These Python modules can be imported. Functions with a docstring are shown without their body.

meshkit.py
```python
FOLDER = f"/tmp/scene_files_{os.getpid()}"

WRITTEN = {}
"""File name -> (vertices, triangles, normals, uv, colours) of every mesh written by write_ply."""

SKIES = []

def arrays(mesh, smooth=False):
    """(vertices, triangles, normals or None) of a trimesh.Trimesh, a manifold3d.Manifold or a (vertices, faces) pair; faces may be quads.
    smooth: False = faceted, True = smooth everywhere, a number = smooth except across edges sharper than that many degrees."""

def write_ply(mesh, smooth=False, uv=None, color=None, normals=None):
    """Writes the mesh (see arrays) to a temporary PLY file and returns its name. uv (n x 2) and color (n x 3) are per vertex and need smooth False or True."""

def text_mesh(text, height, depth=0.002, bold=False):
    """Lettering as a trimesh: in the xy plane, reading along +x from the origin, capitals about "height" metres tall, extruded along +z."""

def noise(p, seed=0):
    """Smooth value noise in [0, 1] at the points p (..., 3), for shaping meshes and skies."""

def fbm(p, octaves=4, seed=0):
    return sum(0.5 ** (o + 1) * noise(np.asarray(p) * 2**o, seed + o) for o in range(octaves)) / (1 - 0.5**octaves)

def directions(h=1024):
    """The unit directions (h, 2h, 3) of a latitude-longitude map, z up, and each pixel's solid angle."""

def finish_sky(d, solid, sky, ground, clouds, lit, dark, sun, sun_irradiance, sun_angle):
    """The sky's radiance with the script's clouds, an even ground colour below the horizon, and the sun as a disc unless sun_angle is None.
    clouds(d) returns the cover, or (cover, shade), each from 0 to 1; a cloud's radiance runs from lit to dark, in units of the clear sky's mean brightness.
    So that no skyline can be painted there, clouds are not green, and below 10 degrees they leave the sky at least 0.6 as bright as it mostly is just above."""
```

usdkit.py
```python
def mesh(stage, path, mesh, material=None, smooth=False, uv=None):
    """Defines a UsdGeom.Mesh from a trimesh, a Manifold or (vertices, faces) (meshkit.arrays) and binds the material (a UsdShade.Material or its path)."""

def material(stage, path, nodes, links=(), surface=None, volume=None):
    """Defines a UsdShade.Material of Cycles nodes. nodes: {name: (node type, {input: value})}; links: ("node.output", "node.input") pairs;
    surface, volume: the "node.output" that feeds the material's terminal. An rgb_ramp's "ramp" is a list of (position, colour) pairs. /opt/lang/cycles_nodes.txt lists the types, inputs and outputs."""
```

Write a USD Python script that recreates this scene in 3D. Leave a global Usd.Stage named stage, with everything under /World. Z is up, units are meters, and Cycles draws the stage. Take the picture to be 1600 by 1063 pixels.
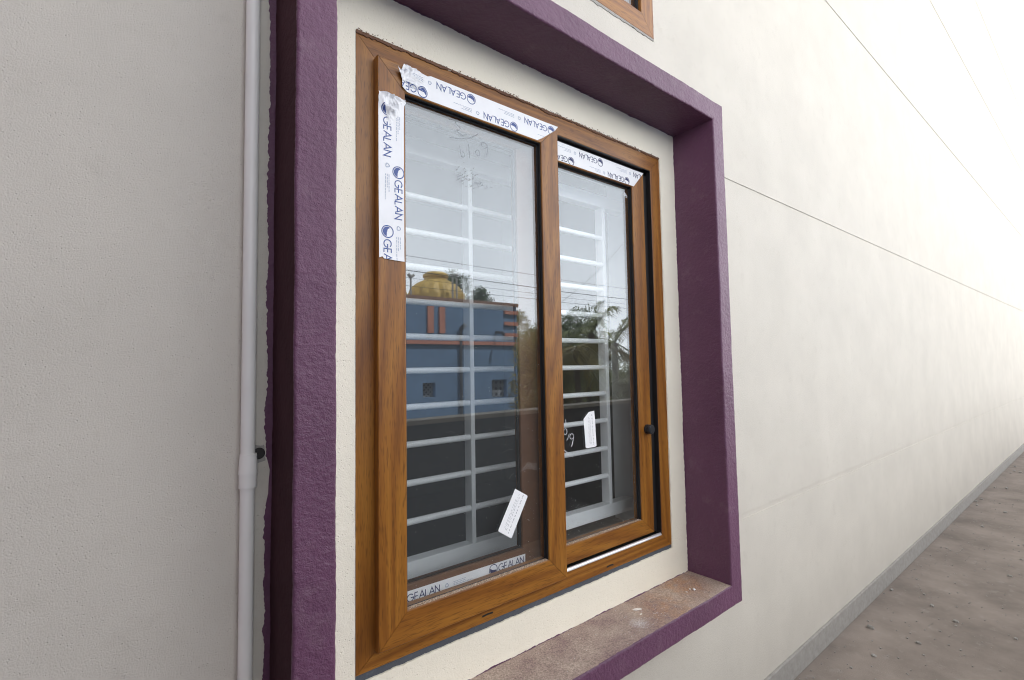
import math, random
import numpy as np
import trimesh
import shapely
from shapely.geometry import Polygon, LineString, Point, box as sbox
from shapely import affinity
from shapely.ops import unary_union
import manifold3d as m3
import usdkit, meshkit
from pxr import Usd, UsdGeom, UsdLux, UsdShade, Gf, Sdf

random.seed(7)
rng = np.random.default_rng(11)
stage = Usd.Stage.CreateInMemory()
UsdGeom.SetStageUpAxis(stage, UsdGeom.Tokens.z)
UsdGeom.SetStageMetersPerUnit(stage, 1.0)
UsdGeom.Xform.Define(stage, "/World")
UsdGeom.Scope.Define(stage, "/World/Looks")

# ------------------------------------------------------------------ camera, sky, sun, exposure
# x runs to the right along the house wall, y into the house, z up.  Z0: height of the window's lower edge above the street.
Z0 = 3.87
CAM = (-0.3905, -1.0743, 0.6799 + Z0)
YAW, PITCH, ROLL, FPX = 0.6655, 0.0532, -0.0168, 744.998
EXPOSURE = 0.92
SUN_EL, SUN_ROT = math.radians(61), math.radians(32)      # rotation = atan2(x, y): the sun stands behind the house
SKY_STRENGTH = 0.12
SUN_INTENSITY = 1.0

def look_axes():
    f = np.array([math.sin(YAW) * math.cos(PITCH), math.cos(YAW) * math.cos(PITCH), math.sin(PITCH)])
    r = np.array([math.cos(YAW), -math.sin(YAW), 0.0])
    u = np.cross(r, f)
    c, s = math.cos(ROLL), math.sin(ROLL)
    return c * r + s * u, -s * r + c * u, f

cam = UsdGeom.Camera.Define(stage, "/World/camera")
_r, _u, _f = look_axes()
cam.AddTransformOp().Set(Gf.Matrix4d(*_r, 0, *_u, 0, *(-_f), 0, *CAM, 1))
cam.CreateHorizontalApertureAttr(36.0)
cam.CreateVerticalApertureAttr(36.0 * 680 / 1024)
cam.CreateFocalLengthAttr(36.0 * FPX / 1600.0)
cam.CreateClippingRangeAttr(Gf.Vec2f(0.01, 400))
cam.CreateExposureAttr(EXPOSURE)

usdkit.material(stage, "/World/Looks/sky", {
    "tex": ("sky_texture", {"sky_type": "single_scattering", "sun_disc": False, "sun_elevation": SUN_EL, "sun_rotation": SUN_ROT, "altitude": 600.0, "air_density": 1.0, "aerosol_density": 3.0, "ozone_density": 1.0}),
    "tc": ("texture_coordinate", {}),
    "n": ("noise_texture", {"scale": 2.2, "detail": 4.0, "roughness": 0.55}),
    "cover": ("map_range", {"from_min": 0.3, "from_max": 0.75, "to_min": 0.74, "to_max": 0.94, "clamp": True}),
    "xyz": ("separate_xyz", {}),
    "low": ("map_range", {"from_min": 0.0, "from_max": 0.9, "to_min": 1.72, "to_max": 0.42, "clamp": True}),
    "haze": ("vector_math", {"math_type": "scale", "vector1": (11.7, 11.8, 12.1)}),
    "veil": ("mix_color", {"use_clamp": False}),
    "bg": ("background_shader", {"strength": SKY_STRENGTH}),
}, [("tc.generated", "n.vector"), ("n.fac", "cover.value"), ("cover.result", "veil.fac"), ("tc.generated", "xyz.vector"), ("xyz.z", "low.value"), ("low.result", "haze.scale"), ("haze.vector", "veil.b"), ("tex.color", "veil.a"), ("veil.result", "bg.color")], surface="bg.background")
dome = UsdLux.DomeLight.Define(stage, "/World/sky")
UsdShade.MaterialBindingAPI.Apply(dome.GetPrim()).Bind(UsdShade.Material.Get(stage, "/World/Looks/sky"))
dome.GetPrim().SetCustomDataByKey("kind", "structure")
sun = UsdLux.DistantLight.Define(stage, "/World/sun")
sun.CreateNormalizeAttr(True)
sun.CreateIntensityAttr(SUN_INTENSITY)
sun.CreateAngleAttr(1.5)
sun.CreateColorAttr(Gf.Vec3f(1.0, 0.95, 0.87))
sd = np.array([math.cos(SUN_EL) * math.sin(SUN_ROT), math.cos(SUN_EL) * math.cos(SUN_ROT), math.sin(SUN_EL)])
sx = np.cross([0, 0, 1.0], sd); sx /= np.linalg.norm(sx); sy = np.cross(sd, sx)
sun.AddTransformOp().Set(Gf.Matrix4d(*sx, 0, *sy, 0, *sd, 0, 0, 0, 60, 1))

# ------------------------------------------------------------------ scene helpers
taken, bases = {}, {}

def numbered(path):
    n = taken.get(path, -1) + 1
    taken[path] = n
    return path if n == 0 else f"{path}_{n:03d}"

def tag(prim, label=None, category=None, group=None, kind=None):
    for k, v in (("label", label), ("category", category), ("group", group), ("kind", kind)):
        if v:
            prim.SetCustomDataByKey(k, v)

def thing(name, label, category, base=(0, 0, 0), group=None, kind=None):
    """A top-level Xform standing at base (window coordinates: z from the window's lower edge)."""
    path = numbered("/World/" + name)
    x = UsdGeom.Xform.Define(stage, path)
    x.AddTranslateOp().Set(Gf.Vec3d(base[0], base[1], base[2] + Z0))
    bases[path] = np.array(base, float)
    tag(x.GetPrim(), label, category, group, kind or "thing")
    return path

def part(name, parent):
    path = numbered(f"{parent}/{name}")
    UsdGeom.Xform.Define(stage, path)
    bases[path] = bases[parent]
    return path

def arr(mesh):
    if isinstance(mesh, (list,)):
        mesh = trimesh.util.concatenate([tm(m) for m in mesh])
    return tm(mesh)

def tm(m):
    if isinstance(m, trimesh.Trimesh):
        return m
    v, f, _ = meshkit.arrays(m)
    return trimesh.Trimesh(v, f, process=False)

def obj(name, mesh, material, parent=None, smooth=False, label=None, category=None, group=None, kind=None):
    m = arr(mesh).copy()
    if parent:
        path = numbered(f"{parent}/{name}")
        m.vertices = m.vertices - bases[parent]
        bases[path] = bases[parent]
        usdkit.mesh(stage, path, m, material, smooth=smooth)
    else:
        base = np.array([m.bounds[:, 0].mean(), m.bounds[:, 1].mean(), m.bounds[0, 2]])
        path = numbered("/World/" + name)
        m.vertices = m.vertices - base
        g = usdkit.mesh(stage, path, m, material, smooth=smooth)
        g.AddTranslateOp().Set(Gf.Vec3d(base[0], base[1], base[2] + Z0))
        bases[path] = base
    tag(stage.GetPrimAtPath(path), label, category, group, kind)
    return path

def bx(x0, x1, y0, y1, z0, z1, b=0.0):
    if b <= 0:
        m = trimesh.creation.box((x1 - x0, y1 - y0, z1 - z0))
        m.apply_translation(((x0 + x1) / 2, (y0 + y1) / 2, (z0 + z1) / 2))
        return m
    pts = []
    for ins in ((0, b, b), (b, 0, b), (b, b, 0), (b * .29, b * .29, b), (b * .29, b, b * .29), (b, b * .29, b * .29)):
        for sx in (0, 1):
            for sy in (0, 1):
                for sz in (0, 1):
                    pts.append((x1 - ins[0] if sx else x0 + ins[0], y1 - ins[1] if sy else y0 + ins[1], z1 - ins[2] if sz else z0 + ins[2]))
    return trimesh.convex.convex_hull(np.array(pts))

def rod(p, q, r, n=12, r2=None):
    p, q = np.array(p, float), np.array(q, float)
    d = q - p; L = np.linalg.norm(d); d /= L
    a = np.cross(d, [0, 0, 1.0] if abs(d[2]) < .9 else [1.0, 0, 0]); a /= np.linalg.norm(a); b = np.cross(d, a)
    t = np.arange(n) / n * 2 * np.pi
    ring = np.outer(np.cos(t), a) + np.outer(np.sin(t), b)
    r2 = r if r2 is None else r2
    v = np.vstack([p + ring * r, q + ring * r2, [p], [q]])
    f = []
    for i in range(n):
        j = (i + 1) % n
        f += [(i, j, n + j), (i, n + j, n + i), (2 * n, j, i), (2 * n + 1, n + i, n + j)]
    return trimesh.Trimesh(v, f, process=False)

def tube(points, radii, n=8):
    pts = np.array(points, float)
    radii = np.broadcast_to(radii, len(pts))
    T = np.gradient(pts, axis=0); T /= np.linalg.norm(T, axis=1)[:, None]
    ref = np.array([0, 0, 1.0]) if abs(T[0][2]) < .9 else np.array([1.0, 0, 0])
    v = []
    for p, t, r in zip(pts, T, radii):
        a = np.cross(t, ref); a /= np.linalg.norm(a); b = np.cross(t, a)
        th = np.arange(n) / n * 2 * np.pi
        v.append(p + r * (np.outer(np.cos(th), a) + np.outer(np.sin(th), b)))
    k = len(pts); f = []
    for i in range(k - 1):
        for j in range(n):
            a, b = i * n + j, i * n + (j + 1) % n
            f += [(a, a + n, b + n), (a, b + n, b)]
    v = np.vstack(v + [[pts[0]], [pts[-1]]])
    for j in range(n):
        f += [(k * n, j, (j + 1) % n), (k * n + 1, (k - 1) * n + (j + 1) % n, (k - 1) * n + j)]
    m = trimesh.Trimesh(v, f, process=False)
    m.invert() if m.volume < 0 else None
    return m

def wallpoly(poly, y0, y1):
    """A polygon in (x, z) as a slab between y0 and y1."""
    out = []
    for g in getattr(poly, "geoms", [poly]):
        if g.is_empty or g.area < 1e-9 or g.geom_type != "Polygon":
            continue
        m = trimesh.creation.extrude_polygon(g, y1 - y0, engine="earcut")
        v = m.vertices
        m.vertices = np.stack([v[:, 0], y1 - v[:, 2], v[:, 1]], 1)
        out.append(m)
    return trimesh.util.concatenate(out)

def drape(poly, y, disp=None, thick=0.0003, edge=None):
    """A thin sheet in the (x, z) plane, its outer face at y - thick, pushed outwards (towards -y) by disp(x, z)."""
    m = wallpoly(poly, y - thick, y)
    if edge:
        v, f = trimesh.remesh.subdivide_to_size(m.vertices, m.faces, edge, max_iter=14)
        m = trimesh.Trimesh(v, f, process=True)
    if disp is not None:
        v = m.vertices.copy()
        v[:, 1] -= disp(v[:, 0], v[:, 2])
        m.vertices = v
    return m

def vnoise(p, seed=0):
    return meshkit.noise(p, seed) * 2 - 1

# ------------------------------------------------------------------ materials
def look(name, nodes, links, surface="p.BSDF"):
    return usdkit.material(stage, "/World/Looks/" + name, nodes, links, surface=surface)

def plain(name, col, rough=0.5, var=0.12, scale=6.0, bump=0.0, bscale=200.0, bdist=0.002, spec=0.5, metallic=0.0):
    """One colour with slow tone variation and fine relief."""
    nodes = {
        "g": ("geometry", {}),
        "n": ("noise_texture", {"scale": scale, "detail": 4.0, "roughness": 0.6}),
        "c": ("rgb_ramp", {"ramp": [(0.25, [c * (1 - var) for c in col]), (0.75, [min(1, c * (1 + var)) for c in col])]}),
        "p": ("principled_bsdf", {"roughness": rough, "specular_ior_level": spec, "metallic": metallic}),
    }
    links = [("g.position", "n.vector"), ("n.fac", "c.fac"), ("c.color", "p.base_color")]
    if bump:
        nodes["bn"] = ("noise_texture", {"scale": bscale, "detail": 3.0, "roughness": 0.6})
        nodes["b"] = ("bump", {"strength": bump, "distance": bdist})
        links += [("g.position", "bn.vector"), ("bn.fac", "b.height"), ("b.normal", "p.normal")]
    return look(name, nodes, links)

def stucco(name, col, rough, grain, fine, pits=0.0, spec=0.3, stain=None, var=0.05):
    """Rough-cast plaster under paint: two sizes of grain, pin holes, and slow soiling."""
    nodes = {
        "g": ("geometry", {}),
        "big": ("noise_texture", {"scale": 3.0, "detail": 4.0, "roughness": 0.6}),
        "c": ("rgb_ramp", {"ramp": [(0.3, [c * (1 - var) for c in col]), (0.7, [min(1, c * (1 + var)) for c in col])]}),
        "n1": ("noise_texture", {"scale": 95.0, "detail": 3.0, "roughness": 0.6}),
        "n2": ("noise_texture", {"scale": 330.0, "detail": 3.0, "roughness": 0.65}),
        "h1": ("math", {"math_type": "multiply", "value2": grain}),
        "h2": ("math", {"math_type": "multiply_add", "value2": fine}),
        "vo": ("voronoi_texture", {"scale": 120.0, "randomness": 1.0}),
        "pit": ("map_range", {"from_min": 0.05, "from_max": 0.2, "to_min": -pits, "to_max": 0.0, "clamp": True}),
        "h3": ("math", {"math_type": "add"}),
        "b": ("bump", {"strength": 1.0, "distance": 0.0035}),
        "p": ("principled_bsdf", {"roughness": rough, "specular_ior_level": spec}),
    }
    links = [("g.position", "big.vector"), ("big.fac", "c.fac"), ("g.position", "n1.vector"), ("g.position", "n2.vector"), ("g.position", "vo.vector"),
             ("n1.fac", "h1.value1"), ("n2.fac", "h2.value1"), ("h1.value", "h2.value3"), ("vo.distance", "pit.value"), ("h2.value", "h3.value1"), ("pit.result", "h3.value2"),
             ("h3.value", "b.height"), ("b.normal", "p.normal")]
    if stain:
        nodes["sn"] = ("noise_texture", {"scale": 14.0, "detail": 5.0, "roughness": 0.7})
        nodes["sm"] = ("map_range", {"from_min": 0.56, "from_max": 0.75, "to_min": 0.0, "to_max": 0.55, "clamp": True})
        nodes["mx"] = ("mix_color", {"b": stain})
        links += [("g.position", "sn.vector"), ("sn.fac", "sm.value"), ("sm.result", "mx.fac"), ("c.color", "mx.a"), ("mx.result", "p.base_color")]
    else:
        links.append(("c.color", "p.base_color"))
    return look(name, nodes, links)

def wood(name, axis, dark, mid, lite, rough=0.36):
    """Foil with an oak print: cathedral figure drawn out along the axis, and short pores."""
    sc = (5.5, 5.5, 0.42) if axis == "z" else (0.42, 5.5, 5.5)
    pc = (520, 520, 34) if axis == "z" else (34, 520, 520)
    fc = (190, 190, 6) if axis == "z" else (6, 190, 190)
    nodes = {
        "g": ("geometry", {}),
        "oi": ("object_info", {}),
        "ofs": ("vector_math", {"math_type": "multiply_add", "vector1": (1, 1, 1), "vector2": (7.3, 3.1, 5.7)}),
        "sh": ("combine_xyz", {}),
        "mp": ("vector_math", {"math_type": "multiply", "vector2": sc}),
        "ad": ("vector_math", {"math_type": "add"}),
        "n": ("noise_texture", {"scale": 1.0, "detail": 2.0, "roughness": 0.45, "distortion": 0.2}),
        "k": ("math", {"math_type": "multiply", "value2": 27.0}),
        "pp": ("math", {"math_type": "pingpong", "value2": 1.0}),
        "mf": ("vector_math", {"math_type": "multiply", "vector2": fc}),
        "nf": ("noise_texture", {"scale": 1.0, "detail": 3.0, "roughness": 0.6}),
        "mpo": ("vector_math", {"math_type": "multiply", "vector2": pc}),
        "npo": ("noise_texture", {"scale": 1.0, "detail": 1.0}),
        "s1": ("math", {"math_type": "multiply_add", "value2": 0.42, "value3": 0.0}),
        "s2": ("math", {"math_type": "multiply_add", "value2": 0.62}),
        "c": ("rgb_ramp", {"ramp": [(0.05, dark), (0.45, mid), (0.85, lite)]}),
        "pm": ("map_range", {"from_min": 0.56, "from_max": 0.7, "to_min": 0.0, "to_max": 0.55, "clamp": True}),
        "mx": ("mix_color", {"b": [c * 0.6 for c in dark]}),
        "b": ("bump", {"strength": 0.5, "distance": 0.0006, "invert": True}),
        "p": ("principled_bsdf", {"roughness": rough, "specular_ior_level": 0.5}),
    }
    links = [("g.position", "mp.vector1"), ("oi.random", "sh.x"), ("oi.random", "sh.z"), ("sh.vector", "ofs.vector1"), ("mp.vector", "ad.vector1"), ("ofs.vector", "ad.vector2"),
             ("ad.vector", "n.vector"), ("n.fac", "k.value1"), ("k.value", "pp.value1"), ("g.position", "mf.vector1"), ("mf.vector", "nf.vector"),
             ("g.position", "mpo.vector1"), ("mpo.vector", "npo.vector"), ("pp.value", "s1.value1"), ("nf.fac", "s2.value1"), ("s1.value", "s2.value3"), ("s2.value", "c.fac"),
             ("npo.fac", "pm.value"), ("pm.result", "mx.fac"), ("c.color", "mx.a"), ("mx.result", "p.base_color"), ("npo.fac", "b.height"), ("b.normal", "p.normal")]
    return look(name, nodes, links)

def pane(name, tint, f0, dust=0.0, dust_col=(0.75, 0.75, 0.75)):
    """Window glass: clear mixed with a mirror by the angle of view, with dust specks lying on it."""
    nodes = {
        "t": ("transparent_bsdf", {"color": tint}),
        "s": ("glossy_bsdf", {"color": (0.90, 0.955, 1.0), "roughness": 0.0}),
        "lw": ("layer_weight", {"blend": 0.5}),
        "pw": ("math", {"math_type": "power", "value2": 5.0}),
        "fr": ("math", {"math_type": "multiply_add", "value2": 1 - f0, "value3": f0}),
        "gl": ("mix_closure", {}),
        "g": ("geometry", {}),
        "vo": ("voronoi_texture", {"scale": 95.0, "randomness": 1.0}),
        "vs": ("map_range", {"from_min": 0.03, "from_max": 0.12, "to_min": 1.0, "to_max": 0.0, "clamp": True}),
        "nz": ("noise_texture", {"scale": 9.0, "detail": 4.0, "roughness": 0.7}),
        "nm": ("map_range", {"from_min": 0.48, "from_max": 0.7, "to_min": 0.0, "to_max": 1.0, "clamp": True}),
        "sp": ("math", {"math_type": "multiply"}),
        "film": ("math", {"math_type": "multiply_add", "value2": dust, "value3": 0.004}),
        "d": ("diffuse_bsdf", {"color": dust_col}),
        "out": ("mix_closure", {}),
    }
    links = [("lw.facing", "pw.value1"), ("pw.value", "fr.value1"), ("fr.value", "gl.fac"), ("t.BSDF", "gl.closure1"), ("s.BSDF", "gl.closure2"),
             ("g.position", "vo.vector"), ("vo.distance", "vs.value"), ("g.position", "nz.vector"), ("nz.fac", "nm.value"), ("vs.result", "sp.value1"), ("nm.result", "sp.value2"),
             ("sp.value", "film.value1"), ("film.value", "out.fac"), ("gl.closure", "out.closure1"), ("d.BSDF", "out.closure2")]
    return look(name, nodes, links, surface="out.closure")

def sheer(name, col, cover):
    return look(name, {"t": ("transparent_bsdf", {}), "d": ("diffuse_bsdf", {"color": col}), "m": ("mix_closure", {"fac": cover})},
                [("t.BSDF", "m.closure1"), ("d.BSDF", "m.closure2")], surface="m.closure")

def leafy(name, dark, lite, trans=0.3):
    return look(name, {
        "g": ("geometry", {}), "n": ("noise_texture", {"scale": 1.3, "detail": 3.0}),
        "r": ("math", {"math_type": "multiply_add", "value2": 0.5}),
        "c": ("rgb_ramp", {"ramp": [(0.30, dark), (0.95, lite)]}),
        "p": ("principled_bsdf", {"roughness": 0.45, "specular_ior_level": 0.5}),
        "t": ("translucent_bsdf", {}), "m": ("mix_closure", {"fac": trans})},
        [("g.position", "n.vector"), ("g.random_per_island", "r.value1"), ("n.fac", "r.value3"), ("r.value", "c.fac"), ("c.color", "p.base_color"), ("c.color", "t.color"),
         ("p.BSDF", "m.closure1"), ("t.BSDF", "m.closure2")], surface="m.closure")

M_WALL = stucco("wall_paint", (0.60, 0.565, 0.50), 0.75, 0.22, 0.40, 0.22, 0.2, stain=(0.53, 0.495, 0.43), var=0.05)
M_RECESS = stucco("recess_paint", (0.87, 0.82, 0.69), 0.7, 0.34, 0.32, 0.35, 0.25, var=0.04)
M_PURPLE = stucco("purple_paint", (0.116, 0.047, 0.092), 0.40, 1.0, 0.42, 0.0, 0.42, stain=(0.190, 0.118, 0.155), var=0.13)
M_PURPLE_SHADE = stucco("purple_shaded", (0.068, 0.032, 0.040), 0.85, 1.0, 0.42, 0.0, 0.08, var=0.2)  # the purple paint darkened and dulled: shade of the jamb side put into the colour
M_FILLER = plain("brown_smear", (0.15, 0.075, 0.045), 0.85, 0.35, 80, 0.6, 200)
M_BACK = plain("plaster_backing", (0.45, 0.43, 0.40), 0.9)
M_WV = wood("oak_foil_upright", "z", (0.095, 0.030, 0.0055), (0.218, 0.080, 0.0110), (0.325, 0.138, 0.0205))
M_WH = wood("oak_foil_level", "x", (0.095, 0.030, 0.0055), (0.218, 0.080, 0.0110), (0.325, 0.138, 0.0205))
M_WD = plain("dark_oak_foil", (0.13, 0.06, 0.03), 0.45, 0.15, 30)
M_BLACK = plain("black_gasket", (0.008, 0.008, 0.009), 0.45, 0.2)
M_KNOB = plain("black_plastic", (0.016, 0.017, 0.019), 0.38, 0.2)
M_RAIL = plain("aluminium_rail", (0.82, 0.82, 0.84), 0.28, 0.03, 10, metallic=0.6)
M_SEAL = stucco("grey_sealant", (0.075, 0.082, 0.098), 0.55, 0.5, 0.3, 0, 0.4, stain=(0.16, 0.165, 0.175), var=0.2)
M_FILM = plain("white_film", (0.80, 0.81, 0.83), 0.38, 0.03, 30)
M_INK = plain("blue_ink", (0.045, 0.085, 0.27), 0.4, 0.1)
M_INK2 = plain("navy_ink", (0.012, 0.022, 0.105), 0.4, 0.1)
M_PALE = plain("pale_ink", (0.30, 0.36, 0.48), 0.5, 0.1)
M_PAPER = plain("white_paper", (0.86, 0.87, 0.88), 0.6, 0.02)
M_GREYINK = plain("grey_ink", (0.33, 0.34, 0.36), 0.6, 0.1)
M_GLASS = pane("window_glass", (0.99, 1.0, 1.0), 0.105, 0.22)
M_MESH = sheer("insect_mesh", (0.10, 0.11, 0.12), 0.07)
M_GRILLE = plain("white_enamel", (0.88, 0.90, 0.91), 0.4, 0.03)
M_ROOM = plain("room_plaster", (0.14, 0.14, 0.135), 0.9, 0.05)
M_REVEAL = plain("reveal_plaster", (0.74, 0.77, 0.79), 0.85, 0.05)
M_SILLIN = plain("dark_stone", (0.10, 0.10, 0.095), 0.5, 0.3, 60)
M_PVC = plain("pvc_white", (0.82, 0.81, 0.77), 0.35, 0.03)
M_DARKHOLE = plain("hole_shade", (0.02, 0.018, 0.017), 0.7, 0.1)
M_CEM = plain("bare_cement", (0.33, 0.315, 0.29), 0.9, 0.15, 40, 0.5, 250)
M_CHIP = plain("plaster_chip", (0.78, 0.72, 0.66), 0.8, 0.08, 60, 0.4, 300)
M_CRUMB = plain("chalk_crumb", (0.85, 0.85, 0.86), 0.9, 0.05)
M_MARK = sheer("pencil_grey", (0.12, 0.13, 0.15), 0.2)
M_MARKW = sheer("chalk_white", (0.80, 0.82, 0.85), 0.33)
M_SMEAR = sheer("finger_smear", (0.12, 0.13, 0.14), 0.2)
M_BLUE = stucco("blue_paint", (0.135, 0.225, 0.375), 0.75, 0.3, 0.1, 0, 0.3, var=0.10)
M_ORANGE = plain("coral_paint", (0.52, 0.215, 0.155), 0.7, 0.08, 4)
M_COPING = plain("brown_coping", (0.27, 0.155, 0.115), 0.8, 0.15, 6)
M_TANK = plain("yellow_plastic", (0.55, 0.375, 0.10), 0.5, 0.28, 5.0)
M_STEEL = plain("grey_pipe", (0.35, 0.34, 0.33), 0.5, 0.1)
M_DKPIPE = plain("dark_pipe", (0.05, 0.055, 0.07), 0.6, 0.1)
M_LATT = plain("cement_lattice", (0.34, 0.36, 0.39), 0.8, 0.1)
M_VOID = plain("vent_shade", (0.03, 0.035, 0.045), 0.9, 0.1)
M_PARA = plain("dark_parapet", (0.085, 0.082, 0.08), 0.85, 0.15, 3, 0.3)
M_PCOP = plain("cement_coping", (0.40, 0.36, 0.30), 0.9, 0.15, 9, 0.4)
M_FLOOR = stucco("terrace_cement", (0.26, 0.22, 0.19), 0.85, 0.5, 0.6, 0.3, 0.2, stain=(0.36, 0.33, 0.295), var=0.25)
M_GROUND = plain("dry_ground", (0.17, 0.14, 0.10), 0.95, 0.25, 0.4)
M_BARK = plain("bark", (0.14, 0.11, 0.08), 0.9, 0.25, 12, 0.6, 40, 0.01)
M_CABLE = plain("cable_black", (0.02, 0.02, 0.022), 0.6, 0.1)
M_LF_DARK = leafy("dark_foliage", (0.022, 0.040, 0.017), (0.24, 0.33, 0.14))
M_LF_DRY = leafy("dry_foliage", (0.07, 0.065, 0.022), (0.75, 0.62, 0.22))
M_LF_PALM = leafy("palm_foliage", (0.05, 0.075, 0.03), (0.62, 0.66, 0.30))
M_LF_PALE = leafy("pale_foliage", (0.16, 0.165, 0.10), (0.85, 0.82, 0.58))
M_LF_MID = leafy("mid_foliage", (0.035, 0.058, 0.02), (0.42, 0.50, 0.19))
M_HOUSE = plain("far_house_paint", (0.40, 0.36, 0.30), 0.85, 0.1, 2)
M_RAILW = plain("rail_paint", (0.70, 0.68, 0.62), 0.6, 0.05)
M_ROOFT = plain("roof_sheet", (0.30, 0.28, 0.26), 0.8, 0.15, 3)

# dusty ledge: purple paint under grey brown dust, rust-coloured earth stains and white splashes
M_LEDGE = look("dusty_ledge", {
    "g": ("geometry", {}),
    "n1": ("noise_texture", {"scale": 9.0, "detail": 6.0, "roughness": 0.65}),
    "c1": ("rgb_ramp", {"ramp": [(0.28, (0.24, 0.16, 0.165)), (0.46, (0.36, 0.275, 0.235)), (0.7, (0.48, 0.39, 0.32))]}),
    "o": ("vector_math", {"math_type": "distance", "vector2": (1.17, -0.052, Z0 - 0.1234)}),
    "o2": ("vector_math", {"math_type": "distance", "vector2": (1.0, -0.11, Z0 - 0.1234)}),
    "om": ("map_range", {"from_min": 0.015, "from_max": 0.12, "to_min": 1.0, "to_max": 0.0, "clamp": True}),
    "om2": ("map_range", {"from_min": 0.01, "from_max": 0.16, "to_min": 0.65, "to_max": 0.0, "clamp": True}),
    "oa": ("math", {"math_type": "maximum"}),
    "n2": ("noise_texture", {"scale": 28.0, "detail": 5.0, "roughness": 0.7}),
    "n2m": ("map_range", {"from_min": 0.32, "from_max": 0.66, "to_min": 0.0, "to_max": 1.0, "clamp": True}),
    "ox": ("math", {"math_type": "multiply"}),
    "mo": ("mix_color", {"b": (0.46, 0.24, 0.115)}),
    "w": ("vector_math", {"math_type": "distance", "vector2": (0.845, -0.112, Z0 - 0.1234)}),
    "wm": ("map_range", {"from_min": 0.0, "from_max": 0.035, "to_min": 1.0, "to_max": 0.0, "clamp": True}),
    "n3": ("noise_texture", {"scale": 150.0, "detail": 4.0, "roughness": 0.8}),
    "n3m": ("map_range", {"from_min": 0.42, "from_max": 0.62, "to_min": 0.0, "to_max": 0.9, "clamp": True}),
    "wx": ("math", {"math_type": "multiply"}),
    "mw": ("mix_color", {"b": (0.78, 0.78, 0.80)}),
    "n4": ("noise_texture", {"scale": 210.0, "detail": 3.0, "roughness": 0.7}),
    "n4m": ("map_range", {"from_min": 0.3, "from_max": 0.7, "to_min": 0.55, "to_max": 1.45, "clamp": True}),
    "gr": ("combine_xyz", {}),
    "mg": ("mix_color", {"blend_type": "multiply", "fac": 1.0, "use_clamp": False}),
    "b": ("bump", {"strength": 0.7, "distance": 0.002}),
    "p": ("principled_bsdf", {"roughness": 0.9, "specular_ior_level": 0.2}),
}, [("g.position", "n1.vector"), ("n1.fac", "c1.fac"), ("g.position", "o.vector1"), ("o.value", "om.value"), ("g.position", "o2.vector1"), ("o2.value", "om2.value"),
    ("om.result", "oa.value1"), ("om2.result", "oa.value2"), ("g.position", "n2.vector"), ("n2.fac", "n2m.value"), ("oa.value", "ox.value1"), ("n2m.result", "ox.value2"),
    ("ox.value", "mo.fac"), ("c1.color", "mo.a"), ("g.position", "w.vector1"), ("w.value", "wm.value"), ("g.position", "n3.vector"), ("n3.fac", "n3m.value"), ("wm.result", "wx.value1"),
    ("n3m.result", "wx.value2"), ("wx.value", "mw.fac"), ("mo.result", "mw.a"), ("g.position", "n4.vector"), ("n4.fac", "n4m.value"), ("n4m.result", "gr.x"), ("n4m.result", "gr.y"), ("n4m.result", "gr.z"),
    ("mw.result", "mg.a"), ("gr.vector", "mg.b"), ("mg.result", "p.base_color"), ("n4.fac", "b.height"), ("b.normal", "p.normal")])
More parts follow.
